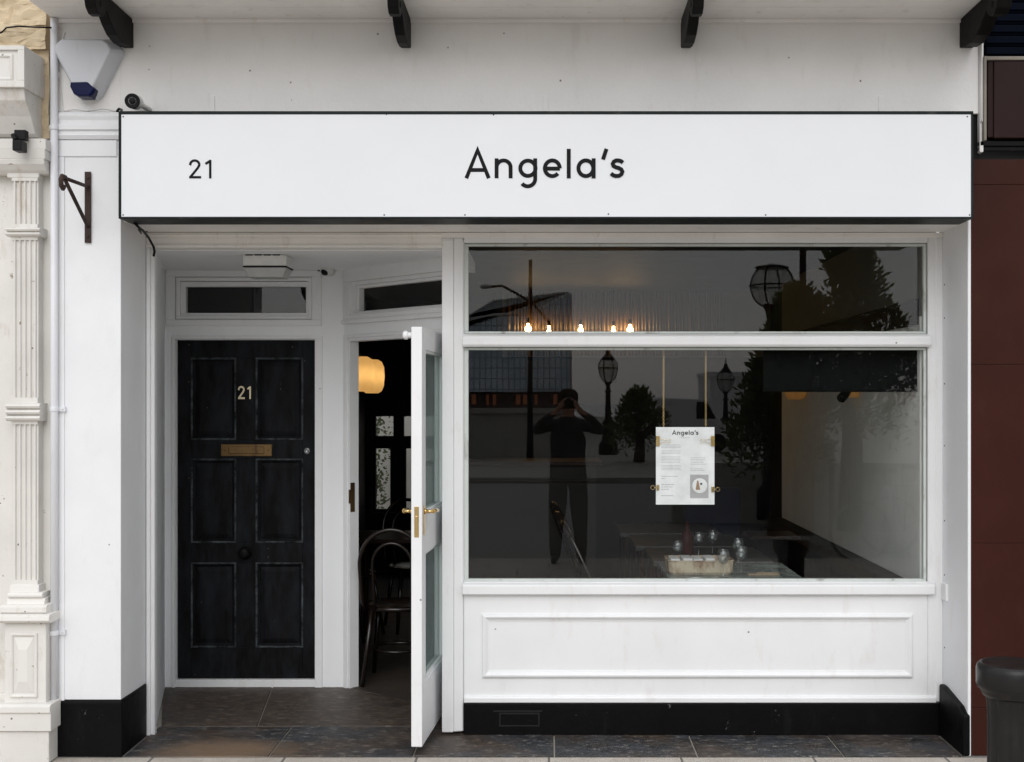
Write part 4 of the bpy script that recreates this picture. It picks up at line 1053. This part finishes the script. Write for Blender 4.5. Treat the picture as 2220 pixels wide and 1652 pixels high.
# row of bare bulbs in front of the fluted panelling
for k, (bx_, by_, s_) in enumerate(((1145, 713, 1.15), (1190, 718, .7), (1259, 716, .95), (1330, 719, .85), (1366, 715, 1.15))):
    Yb = 4.845; c = P(bx_, by_, Yb)
    t = thing('pendant_bulb', ['leftmost bright bare bulb above the window bar', 'smallest dim bulb, second from the left above the window bar', 'bare bulb in the middle of the row of five', 'bare bulb second from the right in the row of five', 'rightmost bright bare bulb with the widest glow'][k], 'bulb', (c.x, c.y, c.z), 'bare bulbs in a row')
    m = MB(); m.lathe([(.0, -.026)] + [(.0225 * s_ * math.cos(math.radians(a)), .0225 * s_ * math.sin(math.radians(a))) for a in range(-80, 70, 10)] + [(.010, .045)], c, (0,0,1), 16); m.build('bulb', BULB, t)
    m = MB(); m.tube([c + Vector((0,0,.045)), c + Vector((0,0,.09))], .013, 8); m.tube([c + Vector((0,0,.09)), Vector((c.x, c.y, 2.62))], .003, 6); m.build('flex', BLACKPLASTIC, t)
# menu hung in the window
Ym = W + .075
mn = thing('menu_board', 'white menu headed Angela\'s clipped up and hung on two brass chains in window', 'menu', P(1485, 926, Ym))
q = rr(1422, 926, 1549, 1094, Ym)
m = MB(); m.box(q[0], q[1], Ym, Ym + .004, q[2], q[3]); m.build('sheet', PAPER, mn, .001)
def fmenu(u, v, d):
    x_ = 1485.5 + (u - 1667.5) / 925 * 57; y_ = 933 + (v - 862) / 168 * 9.5
    p = P(x_, y_, Ym); return (p.x, Ym - .0003 + d, p.z)
letters(MB(), NAME, 30, fmenu, .0006, .0001).build('menu_heading', INKD, mn)
m = MB(); rnd = random.Random(3)
def tline(x0, x1, y, h=1.0, words=True):
    x = x0
    while x < x1 - 1:
        w = min(rnd.uniform(2.0, 6.5), x1 - x); qq = rr(x, y, x + w, y + h, Ym); m.box(qq[0], qq[1], Ym - .0006, Ym - .0001, qq[2], qq[3]); x += w + .9
tline(1476, 1496, 948.5, .7)
for y in (964, 967, 970, 977, 980, 983, 990, 993, 996, 999, 1002, 1009, 1012, 1015, 1018): tline(1434, 1478 - rnd.uniform(0, 4), y, .75)
for y in (992, 995.5, 999, 1002.5, 1006, 1016, 1019.5): tline(1497, 1530 - rnd.uniform(0, 5), y, .75)
tline(1434, 1470, 1032, 1.1); tline(1434, 1442, 1037, 1.1); tline(1434, 1462, 1050, 1.3); tline(1434, 1458, 1055, 1.3); tline(1434, 1450, 1060, 1.3); tline(1434, 1460, 1074, 1.3)
m.build('menu_text', INK, mn)
m = MB(); qq = rr(1496, 1029, 1536, 1080, Ym); m.box(qq[0], qq[1], Ym - .0007, Ym - .0001, qq[2], qq[3]); m.build('menu_picture', plain('picture_grey', (.50, .49, .50), .6), mn)
m = MB(); c = P(1517, 1053, Ym); m.lathe([(.038, 0), (.038, .0004), (.036, .0006), (0, .0006)], (c.x, Ym - .0008, c.z), (0, -1, 0), 28); m.build('menu_picture', PAPER, mn)
m = MB(); m.prism([(1508, 1062), (1518, 1062), (1514, 1042), (1511, 1042)], lambda a_, b_, d: (PX(a_, Ym), Ym - .0016 - d, PZ(b_, Ym)), 0, .0004); m.build('menu_picture', plain('picture_food', (.40, .25, .15), .6), mn)
m = MB(); c = P(1520, 1049, Ym); m.lathe([(.006, 0), (.006, .0004)], (c.x, Ym - .0016, c.z), (0, -1, 0), 12); m.build('menu_picture', INKD, mn)
for (x, y, w, h) in ((1423, 956, 7, 11), (1542, 956, 7, 11)):
    m = MB(); qq = rr(x - 1, y - h, x + w, y + h, Ym); m.box(qq[0], qq[1], Ym - .008, Ym + .010, qq[2], qq[3])
    s_ = 1 if x < 1485 else -1; e = P(x + (w if s_ > 0 else -1), y, Ym)
    m.tube([(e.x, Ym - .008, e.z + .012), (e.x + s_ * .03, Ym - .010, e.z + .004), (e.x + s_ * .055, Ym - .010, e.z + .008), (e.x + s_ * .055, Ym - .010, e.z - .008), (e.x + s_ * .03, Ym - .010, e.z - .004), (e.x, Ym - .008, e.z - .012)], .0013, 6)
    m.build('bulldog_clip', BRASS, mn, .002)
for (x, y, s_) in ((1426, 1057, -1), (1545, 1061, 1)):
    m = MB(); qq = rr(x - 3, y - 6, x + 3, y + 6, Ym); m.box(qq[0], qq[1], Ym - .006, Ym + .008, qq[2], qq[3])
    e = P(x + s_ * 11, y, Ym); m.tube([(e.x + .010 * math.cos(t * .5236), Ym, e.z + .010 * math.sin(t * .5236)) for t in range(12)], .0016, 6, False, True, True)
    m.tube([(PX(x + s_ * 3, Ym), Ym, e.z), (e.x - s_ * .010, Ym, e.z)], .002, 6); m.build('bulldog_clip', BRASS, mn, .001)
for x in (1438.5, 1530):
    m = MB(); xx = PX(x, Ym + .002); zt_, zb_ = PZ(750, Ym), q[3] + .002; nl = 46; hl = (zt_ - zb_) / nl
    for k in range(nl):
        zc = zb_ + hl * (k + .5); a = k % 2
        pts = [(xx + (.0042 * math.cos(t) if a else .0012 * math.cos(t)), Ym + .002 + (0.0012 * math.cos(t) if a else .0042 * math.cos(t)), zc + hl * .66 * math.sin(t)) for t in [2*math.pi*i/8 for i in range(8)]]
        m.tube(pts, .0013, 5, False, True, True)
    m.build('chain', BRASS, mn)
# ---------------------------------------------------------------- across the street: what the window mirrors
YB = -30.8
m = MB(); m.box(-45, RX(1222, YB), YB - .4, YB, 0, RZ(896, YB) ); m.box(-45, RX(1222, YB) + .05, YB - .5, YB + .1, RZ(896, YB), RZ(885, YB))
o = m.build('sea_wall', PALE); tag(o, 'long low pale promenade wall mirrored in the left of the window', 'wall')
YM = -62
mu = thing('museum_building', 'ribbed pale building with slanting roof mirrored in the left of the window', 'building', (-4, YM, 0))
def mp(pts): return [(RX(x, YM), RZ(y, YM)) for x, y in pts]
ex = lambda x, z, y: (x, y, z)
m = MB(); m.prism(mp([(1238, 849), (1238, 637), (1231, 637), (1163, 674), (940, 702), (940, 849)]), ex, YM, YM - 14); m.build('clad_wall', MUSEUMG, mu)
m = MB(); m.prism(mp([(940, 732), (1018, 685), (1071, 653), (1231, 635), (1163, 673), (940, 700)]), ex, YM + .4, YM + .05); m.build('roof', plain('grey_roof_metal', (.46, .48, .50), .4, .8), mu)
m = MB()
for line in ([(940, 732), (1018, 685), (1071, 653), (1231, 635), (1163, 673), (940, 701)], [(1231, 635), (1238, 640), (1238, 849)], [(940, 716), (1071, 682), (1125, 680)]):
    m.tube([(x, YM + .45, z) for x, z in mp(line)], .05, 6)
m.build('roof_edge', WPLASTIC, mu)
m = MB(); m.box(RX(940, YM), RX(1238, YM), YM - 12, YM - 1, 0, RZ(850, YM)); m.build('ground_floor_wall', plain('brown_ground_floor', (.13, .09, .075), .5), mu)
LITW = plain('warm_lit_window', (.5, .2, .1), .4, 0, (1, .34, .15), .20)
for x0_, x1_ in ((1020, 1030), (1052, 1058), (1066, 1074), (1118, 1128), (1134, 1144), (1160, 1166), (1200, 1208)):
    m = MB(); m.box(RX(x0_, YM), RX(x1_, YM), YM - .99, YM - .9, RZ(877, YM), RZ(855, YM)); m.build('lit_window', LITW, mu)
# tall street light
def street_light(label, x, y, h):
    t = thing('street_lamp', label, 'street lamp', (x, y, 0), None)
    m = MB(); m.tube([(x, y, 0), (x, y, 1.2), (x, y, h)], [.11, .08, .05], 12); m.build('post', IRONB, t)
    m = MB(); m.tube([(x - 1.15, y, h - .75), (x - .8, y, h - .72), (x - .2, y, h - 1.05), (x + .1, y, h - 1.25), (x + .4, y, h - 1.6), (x + .6, y, h - 1.85)], .035, 8); m.build('arm', IRONB, t)
    m = MB(); m.lathe([(0, -.05), (.14, -.03), (.16, .03), (.08, .09), (0, .10)], (x - 1.25, y, h - .76), (0,0,1), 14); m.build('lamp_head', CHROME, t)
    return t
street_light('tall thin street lamp with a curved arm mirrored in the upper pane', RX(1150, -29), -29, RZ(563, -29))
def lantern(label, x, y, h):
    t = thing('lantern_post', label, 'street lamp', (x, y, 0), 'old lantern posts')
    s_ = 1
    m = MB(); m.lathe([(.30, 0), (.30, .3), (.20, .45), (.16, .9), (.20, 1.0), (.10, 1.1), (.075, h - .8), (.12, h - .75), (.08, h - .7), (.06, h - .55), (.13, h - .45)], (x, y, 0), (0,0,1), 16); m.build('post', IRONB, t)
    m = MB(); m.lathe([(.13, h - .45), (.23, h - .3), (.30, h - .02), (.28, h + .14), (.20, h + .26)], (x, y, 0), (0,0,1), 20); m.build('lantern_glass', LAMPG, t)
    m = MB(); m.lathe([(.32, h - .03), (.32, h + .01)], (x, y, 0), (0,0,1), 20); m.lathe([(.22, h + .24), (.20, h + .3), (.08, h + .45), (.06, h + .55), (.02, h + .6), (.015, h + .75), (0, h + .76)], (x, y, 0), (0,0,1), 16)
    for k in range(6):
        a = k * math.pi / 3; m.tube([(x + r_ * math.cos(a), y + r_ * math.sin(a), z_) for r_, z_ in ((.135, h - .45), (.24, h - .3), (.31, h - .02), (.29, h + .14), (.21, h + .26))], .014, 5)
    m.build('lantern_frame', IRONB, t); return t
yl = -33; lantern('old lantern post mirrored left of the menu', RX(1318, yl), yl, RZ(797, yl)); lantern('old lantern post mirrored right of the menu chains', RX(1573, -40), -40, RZ(822, -40))
# big globe lamp
yg = -11.2; gx, gz = RX(1676, yg), RZ(618, yg)
gp = thing('globe_lamp', 'large globe lamp on an ornate post mirrored in the upper pane', 'street lamp', (gx, yg, 0))
m = MB(); m.lathe([(.22, 0), (.22, .4), (.14, .5), (.12, 1.0), (.15, 1.05), (.075, 1.15), (.06, gz - .62), (.10, gz - .57), (.07, gz - .48), (.10, gz - .33)], (gx, yg, 0), (0,0,1), 18); m.build('post', IRONB, gp)
m = MB(); m.lathe([(.001, -.303)] + [(.306 * math.cos(math.radians(a)), .306 * math.sin(math.radians(a))) for a in range(-70, 61, 10)] + [(.14, .28)], (gx, yg, gz), (0,0,1), 28); m.build('globe', LAMPG, gp)
m = MB(); m.tube([(gx + .314 * math.cos(2*math.pi*k/28), yg + .314 * math.sin(2*math.pi*k/28), gz) for k in range(28)], .014, 6, False, True, True)
for k in range(4):
    a = k * math.pi / 2 + .5; m.tube([(gx + .314 * math.cos(math.radians(t)) * math.cos(a), yg + .314 * math.cos(math.radians(t)) * math.sin(a), gz + .314 * math.sin(math.radians(t))) for t in range(-70, 66, 9)], .014, 6)
m.lathe([(.11, -.335), (.15, -.27)], (gx, yg, gz), (0,0,1), 16); m.lathe([(.235, .240), (.24, .262), (.17, .28), (0, .315)], (gx, yg, gz), (0,0,1), 20); m.build('globe_frame', IRONB, gp)
m = MB(); m.tube([(RX(1742, -20), -20, 0), (RX(1742, -20), -20, 9)], .07, 10); o = m.build('flag_pole', IRONB); tag(o, 'plain tall pole mirrored between globe lamp and tree', 'pole')
# trees: trunk, limbs and a crown of leaf sprays
def tree(label, x, y, zb, zt, rw, seed, group='trees across the street', n=2600, leaf=1.0):
    rnd = random.Random(seed)
    t = thing('evergreen_tree', label, 'tree', (x, y, 0), group)
    m = MB(); m.tube([(x, y, 0), (x + .05, y, zb), (x - .04, y, (zb + zt) / 2), (x, y, zt - .3)], [.16, .13, .07, .02], 8)
    for k in range(12):
        a = rnd.uniform(0, 6.28); z = zb + (zt - zb) * rnd.uniform(.05, .75); r = rw * (1 - (z - zb) / (zt - zb)) * .8 + .15
        m.tube([(x, y, z - .2), (x + r * .5 * math.cos(a), y + r * .5 * math.sin(a), z + .1), (x + r * math.cos(a), y + r * math.sin(a), z + .3)], [.05, .035, .01], 5)
    m.build('trunk', BARK, t)
    m = MB(); clumps = []
    for k in range(46):
        f = rnd.random() ** .8; z = zb + (zt - zb) * f; r = rw * ((1 - f) ** .75) * rnd.uniform(.55, 1.12)
        a = rnd.uniform(0, 6.28); clumps.append((x + r * math.cos(a), y + r * math.sin(a), z, .20 + .35 * rw * (1 - f) * rnd.uniform(.5, 1)))
    for k in range(n):
        cx_, cy_, cz_, cr = clumps[rnd.randrange(len(clumps))]
        d_ = Vector((rnd.gauss(0, 1), rnd.gauss(0, 1), rnd.gauss(0, 1))).normalized() * cr * rnd.uniform(.4, 1.05)
        p = Vector((cx_, cy_, cz_)) + d_
        u = (d_.normalized() + Vector((0, 0, .7)) + Vector((rnd.uniform(-.5, .5), rnd.uniform(-.5, .5), rnd.uniform(-.5, .5)))).normalized(); s_ = rnd.uniform(.09, .2) * leaf
        w = u.orthogonal().normalized() * s_ * .22
        m.add([p - w * .3, p + u * s_ * .5 + w, p + u * s_, p + u * s_ * .5 - w], [(0, 1, 2, 3)])
    m.build('crown', LEAF, t, recalc=False); return t
tree('tall pointed evergreen mirrored at the right of the upper pane', RX(1845, -9.6), -9.6, RZ(905, -9.6), RZ(540, -9.6), .98, 4, n=9000, leaf=.62)
tree('lower bushy evergreen mirrored in front of the globe lamp', RX(1740, -9.2), -9.2, RZ(890, -9.2), RZ(628, -9.2), .62, 9, n=5000, leaf=.6)
tree('dark bushy evergreen mirrored left of the black blind', RX(1692, -9.0), -9.0, RZ(1015, -9.0), RZ(735, -9.0), .52, 14, n=7000, leaf=.6)
tree('rounded dark shrub mirrored left of the menu chain', RX(1385, -28), -28, RZ(960, -28), RZ(855, -28), .85, 22, n=2200)
# stone pier with two bicycles leaning by it
yp = -11.7; m = MB(); a_, b_ = RX(1690, yp), RX(1800, yp); ztp = RZ(952, yp)
m.box(a_, b_, yp - .7, yp, -.12, ztp - .12); m.box(a_ - .08, b_ + .08, yp - .78, yp + .08, ztp - .12, ztp); m.frame(a_ + .02, b_ - .02, .15, ztp - .16, .07, .07, .10, .07, yp, yp + .03)
o = m.build('stone_pier', PALE, None, .01); tag(o, 'pale stone pier with moulded cap mirrored at the right of the window', 'pier')
m = MB(); m.box(b_ + .1, b_ + 6, yp - .5, yp - .1, -.12, ztp - .35); m.box(-1.2 + 3, a_ - .1, yp - .5, yp - .1, -.12, ztp - .35); o = m.build('boundary_wall', PALE, None, .01); tag(o, 'low pale wall running out from the mirrored stone pier', 'wall')
bxc, byc = RX(1868, -7.4), -7.4
bk = thing('bicycle', 'bicycle with its wheel nearest the stone pier, mirrored in the window', 'bicycle', (bxc + .5, byc, -.12), 'parked bicycles')
def ring(c, r, n=40): return [(c[0] + r * math.cos(2*math.pi*k/n), c[1], c[2] + r * math.sin(2*math.pi*k/n)) for k in range(n)]
w1, w2 = Vector((bxc, byc, .215)), Vector((bxc + 1.05, byc, .215))
for w_ in (w1, w2):
    wh = MB().tube(ring(w_, .33), .017, 8, False, True, True).build('wheel', TYRE, bk)
    m = MB(); m.tube(ring(w_, .305), .010, 6, False, True, True); m.tube([w_ + Vector((0, -.04, 0)), w_ + Vector((0, .04, 0))], .02, 8)
    for k in range(18): a = 2*math.pi*k/18; m.tube([w_ + Vector((.02*math.cos(a), .02, .02*math.sin(a))), w_ + Vector((.3*math.cos(a+.25), 0, .3*math.sin(a+.25)))], .0022, 4)
    m.build('rim', CHROME, wh)
m = MB(); bb = w1 + Vector((.44, 0, -.03)); sh = w1 + Vector((.30, 0, .52)); hd = w2 + Vector((-.16, 0, .54)); hl_ = w2 + Vector((-.12, 0, .42))
for p_, q_ in ((bb, sh), (sh, hd), (bb, hl_), (hd, hl_), (w1, bb), (w1, sh), (hl_, w2)): m.tube([p_, q_], .016, 8)
m.build('bicycle_frame', plain('bicycle_paint', (.55, .56, .58), .3), bk)
m = MB(); m.tube([sh, sh + Vector((-.03, 0, .14))], .012, 8); m.frus((sh.x - .16, sh.x + .12, sh.z + .14, sh.z + .18), byc - .03, (sh.x - .16, sh.x + .10, sh.z + .14, sh.z + .19), byc + .05); m.build('saddle', BLACKPLASTIC, bk)
m = MB(); m.tube([hd, hd + Vector((-.02, 0, .12))], .012, 8); hb = hd + Vector((-.02, 0, .12)); m.tube([hb + Vector((-.08, -.28, .02)), hb + Vector((.06, -.2, .0)), hb, hb + Vector((.06, .2, .0)), hb + Vector((-.08, .28, .02))], .012, 8); m.build('handlebar', CHROME, bk)
m = MB(); m.lathe([(.09, -.004), (.09, .004)], bb, (0, 1, 0), 20); m.tube([bb, bb + Vector((.1, .03, -.13))], .01, 6); m.tube([bb, bb + Vector((-.1, -.03, .13))], .01, 6); m.build('chainset', CHROME, bk)
dup(bk, (bxc + 1.05, byc - .75, -.12), math.radians(6), 'bicycle standing farther from the stone pier, mirrored at the window edge')
# far white building by the sea
yw = -95; wb = thing('white_building', 'small white flat topped building mirrored beside the menu chains', 'building', (RX(1600, yw), yw, 0))
m = MB(); m.box(RX(1540, yw), RX(1650, yw), yw - 8, yw, 0, RZ(815, yw)); m.box(RX(1537, yw), RX(1653, yw), yw - 8.2, yw + .3, RZ(815, yw), RZ(806, yw)); m.box(RX(1600, yw), RX(1653, yw), yw - .1, yw + .2, RZ(856, yw), RZ(850, yw)); m.build('wall', plain('far_white_wall', (.85, .85, .84), .6), wb)
for k in range(3):
    for j in range(2): m = MB(); m.box(RX(1608 + k*16, yw), RX(1615 + k*16, yw), yw, yw + .06, RZ(885 - j*42, yw), RZ(862 - j*42, yw)); m.build('window', BLACKPLASTIC, wb)
yv = -36; vx = RX(1497, yv)
vn = thing('white_van', 'small white van parked by the sea, mirrored between the menu chains', 'van', (vx, yv, 0))
m = MB(); m.prism([(-1.3, .35), (1.3, .35), (1.3, .95), (.85, 1.05), (.5, 1.75), (-1.2, 1.8), (-1.3, 1.0)], lambda x, z, y: (vx + x, y, z), yv - .8, yv + .8); m.build('body', WPLASTIC, vn, .05)
for xx in (-.8, .8): m = MB(); m.lathe([(.30, 0), (.30, .2), (.2, .21)], (vx + xx, yv + .64, .30), (0, 1, 0), 18); m.build('wheel', TYRE, vn)
m = MB(); m.prism([(.12, 1.1), (.76, 1.1), (.46, 1.65), (.12, 1.66)], lambda x, z, y: (vx + x, y, z), yv + .8005, yv + .806); m.build('window', BLACKPLASTIC, vn)
# plant in the yard
m = MB(); rnd = random.Random(8)
for k in range(2200):
    p = Vector((rnd.gauss(-1.90, .12), rnd.uniform(7.0, 7.6), rnd.uniform(.2, 1.75))); u = Vector((rnd.uniform(-1, 1), rnd.uniform(-1, 1), rnd.uniform(-.4, 1))).normalized(); s_ = rnd.uniform(.025, .055); w = u.orthogonal().normalized() * s_ * .35
    m.add([p, p + u * s_ * .5 + w, p + u * s_, p + u * s_ * .5 - w], [(0, 1, 2, 3)])
yp_ = thing('climbing_plant', 'leafy climbing plant in the yard behind the rear window', 'plant', (-1.82, 7.3, 0)); m.build('foliage', LEAF, yp_, recalc=False)
m = MB(); m.tube([(-1.85, 7.3, 0), (-1.8, 7.3, .8), (-1.86, 7.3, 1.6)], [.02, .015, .006], 6); m.build('stem', BARK, yp_)

# ---------------------------------------------------------------- the photographer, mirrored in the window
def person(base, x0=.20, y0=-6.42):
    V, E, R = [], [], []
    def add(p, r, parent=None):
        V.append((x0 + p[0], y0 + p[1], p[2])); R.append(r)
        if parent is not None: E.append((parent, len(V) - 1))
        return len(V) - 1
    pel = add((0, 0, .96), (.185, .13)); wst = add((0, .0, 1.12), (.185, .125), pel); chs = add((0, -.01, 1.30), (.215, .13), wst); shl = add((0, -.01, 1.43), (.13, .085), chs)
    nk = add((0, .005, 1.52), (.058, .058), shl); hd0 = add((0, .03, 1.60), (.075, .085), nk); hd1 = add((0, .035, 1.68), (.082, .10), hd0); hd2 = add((0, .02, 1.755), (.062, .075), hd1)
    add((0, .135, 1.645), (.013, .014), hd1)                                        # nose
    for s in (-1, 1):
        add((s * .085, .02, 1.655), (.010, .022), hd1)                              # ears
        hp_ = add((s * .095, 0, .90), (.125, .12), pel); kn_ = add((s * .115, .02, .50), (.095, .095), hp_); cf = add((s * .125, .0, .36), (.080, .08), kn_); an_ = add((s * .135, -.01, .09), (.066, .066), cf)
        he_ = add((s * .135, -.02, .045), (.042, .045), an_); add((s * .155, .16, .035), (.045, .03), he_)
        sh_ = add((s * .19, -.01, 1.42), (.068, .068), shl); el = add((s * .34, .10, 1.36), (.052, .052), sh_); fa = add((s * .25, .24, 1.47), (.044, .044), el); wr_ = add((s * .12, .32, 1.565), (.030, .030), fa)
        pm = add((s * .095, .345, 1.605), (.030, .020), wr_)
        for k, (dz, ln) in enumerate(((.0, .9), (.019, 1.05), (.036, 1.0), (.052, .8))):
            kx = add((s * (.088 - .004 * k), .385, 1.612 + dz), .0095, pm); k2 = add((s * (.070), .41, 1.616 + dz), .0085, kx); add((s * (.070 - .028 * ln), .405, 1.618 + dz), .0075, k2)
        t1 = add((s * .075, .33, 1.60), .011, pm); add((s * .045, .335, 1.592), .0095, t1)
    me = bpy.data.meshes.new('person'); me.from_pydata(V, E, []); o = bpy.data.objects.new('person', me); COL.objects.link(o)
    sk = o.modifiers.new('skin', 'SKIN'); sv = me.skin_vertices[0].data if me.skin_vertices else None
    if sv is None:
        me.skin_vertices.new() if hasattr(me.skin_vertices, 'new') else None
        sv = me.skin_vertices[0].data
    for i, r in enumerate(R): sv[i].radius = r if isinstance(r, tuple) else (r, r); sv[i].use_root = (i == 0)
    o.modifiers.new('sub', 'SUBSURF').levels = 2
    dg = bpy.context.evaluated_depsgraph_get(); ev = o.evaluated_get(dg); nm = bpy.data.meshes.new_from_object(ev)
    o.modifiers.clear(); o.data = nm
    for mm in (paint('dark_jacket', (.040, .039, .042), .8, .25, None, 0, 0, 1.0, 9), paint('dark_trousers', (.050, .048, .046), .85, .2, None, 0, 0, 1.0, 8), plain('skin', (.50, .27, .19), .5), plain('dark_shoes', (.012, .012, .012), .5)): nm.materials.append(mm)
    for p in nm.polygons:
        c = p.center; lx, ly, z = c.x - x0, c.y - y0, c.z
        hand = ly > .315 and z > 1.53
        p.material_index = 2 if (z > 1.515 and abs(lx) < .12 and ly < .25) or hand else 0 if z > .98 else 3 if z < .10 else 1
        p.use_smooth = True
    return o
try:
    me_ = person((0, 0)); tag(me_, 'person in dark clothes holding a camera to the face, mirrored in the window', 'person')
    hx, hy = .20, -6.42
    m = MB(); m.lathe([(.098, -.03), (.105, .03), (.098, .07), (.07, .105), (0, .118)], (hx, hy + .008, 1.685), (0,0,1), 20); m.build('hair', plain('dark_hair', (.02, .014, .01), .7), me_)
    cm = thing('camera', 'black camera with short lens held up by the mirrored person', 'camera', (hx, hy + .37, 1.60))
    m = MB(); m.box(hx - .068, hx + .068, hy + .335, hy + .385, 1.595, 1.68); m.frus((hx - .022, hx + .022, 1.68, 1.70), hy + .375, (hx - .03, hx + .03, 1.68, 1.705), hy + .335); m.build('camera_body', BLACKPLASTIC, cm, .006)
    m = MB(); m.lathe([(.034, 0), (.034, .035), (.031, .04), (.027, .041), (.020, .034), (0, .034)], (hx, hy + .385, 1.635), (0, 1, 0), 24); m.build('camera_lens', BLACKPLASTIC, cm)
except Exception as e:
    print('PERSON FAILED', repr(e))

# ---------------------------------------------------------------- daylight: overcast
SUN_EL, SUN_AZ = 33, 184
w = bpy.data.worlds.new('World'); S.world = w; w.use_nodes = True
nt = w.node_tree; nd, lk = nt.nodes, nt.links
sky = nd.new('ShaderNodeTexSky'); sky.sky_type = 'NISHITA'; sky.sun_disc = False
sky.sun_elevation = math.radians(SUN_EL); sky.sun_rotation = math.radians(SUN_AZ); sky.dust_density = 1.5; sky.air_density = 1.0; sky.ozone_density = 1.5
hs = nd.new('ShaderNodeHueSaturation'); hs.inputs['Saturation'].default_value = .3
lk.new(sky.outputs[0], hs.inputs['Color'])
# overcast: the clear sky shows only faintly through an even cloud layer, a little brighter overhead
tc = nd.new('ShaderNodeTexCoord'); sx = nd.new('ShaderNodeSeparateXYZ'); lk.new(tc.outputs['Generated'], sx.inputs[0])
cn = noise(nd, lk, tc.outputs['Generated'], 2.2, 6, .6, (1, 1, 3))
lum = math_(nd, lk, 'ADD', math_(nd, lk, 'MULTIPLY', math_(nd, lk, 'MAXIMUM', sx.outputs[2], 0.0), 3.0), 3.6)
lum = math_(nd, lk, 'MULTIPLY', lum, math_(nd, lk, 'ADD', math_(nd, lk, 'MULTIPLY', cn, .5), .75))
cl = nd.new('ShaderNodeMix'); cl.data_type = 'RGBA'; cl.blend_type = 'MULTIPLY'; cl.inputs[0].default_value = 1
lk.new(lum, cl.inputs[6]); cl.inputs[7].default_value = (.97, .985, 1.03, 1)
lk.new(mix(nd, lk, .8, hs.outputs[0], cl.outputs[2]), nd['Background'].inputs[0])
nd['Background'].inputs[1].default_value = .15
sl_ = bpy.data.lights.new('sun', 'SUN'); sl_.energy = .8; sl_.angle = math.radians(46); sl_.color = (1, .985, .965)
so = bpy.data.objects.new('sun', sl_); COL.objects.link(so)
az, el_ = math.radians(SUN_AZ), math.radians(SUN_EL)
dirv = Vector((math.sin(az) * math.cos(el_), math.cos(az) * math.cos(el_), math.sin(el_)))   # towards the sun
so.rotation_euler = dirv.to_track_quat('Z', 'Y').to_euler(); so.location = (0, -20, 30)

cd = bpy.data.cameras.new('camera'); co_ = bpy.data.objects.new('view_camera', cd); COL.objects.link(co_)
co_.location = (0, -D, H); co_.rotation_euler = (math.pi / 2, 0, 0)
cd.sensor_width = 36; cd.lens = 36 * K * D / 2220.0; cd.shift_x = -(VX - 1110) / 2220; cd.shift_y = (VY - 826) / 2220
cd.clip_end = 3000; cd.clip_start = .05
S.camera = co_
S.view_settings.view_transform = 'Standard'; S.view_settings.look = 'None'; S.view_settings.gamma = 1; S.view_settings.exposure = .52
S.cycles.use_denoising = True
S.cycles.max_bounces = 10; S.cycles.transparent_max_bounces = 24; S.cycles.diffuse_bounces = 8
S.cycles.sample_clamp_indirect = 6; S.cycles.caustics_reflective = False; S.cycles.caustics_refractive = False
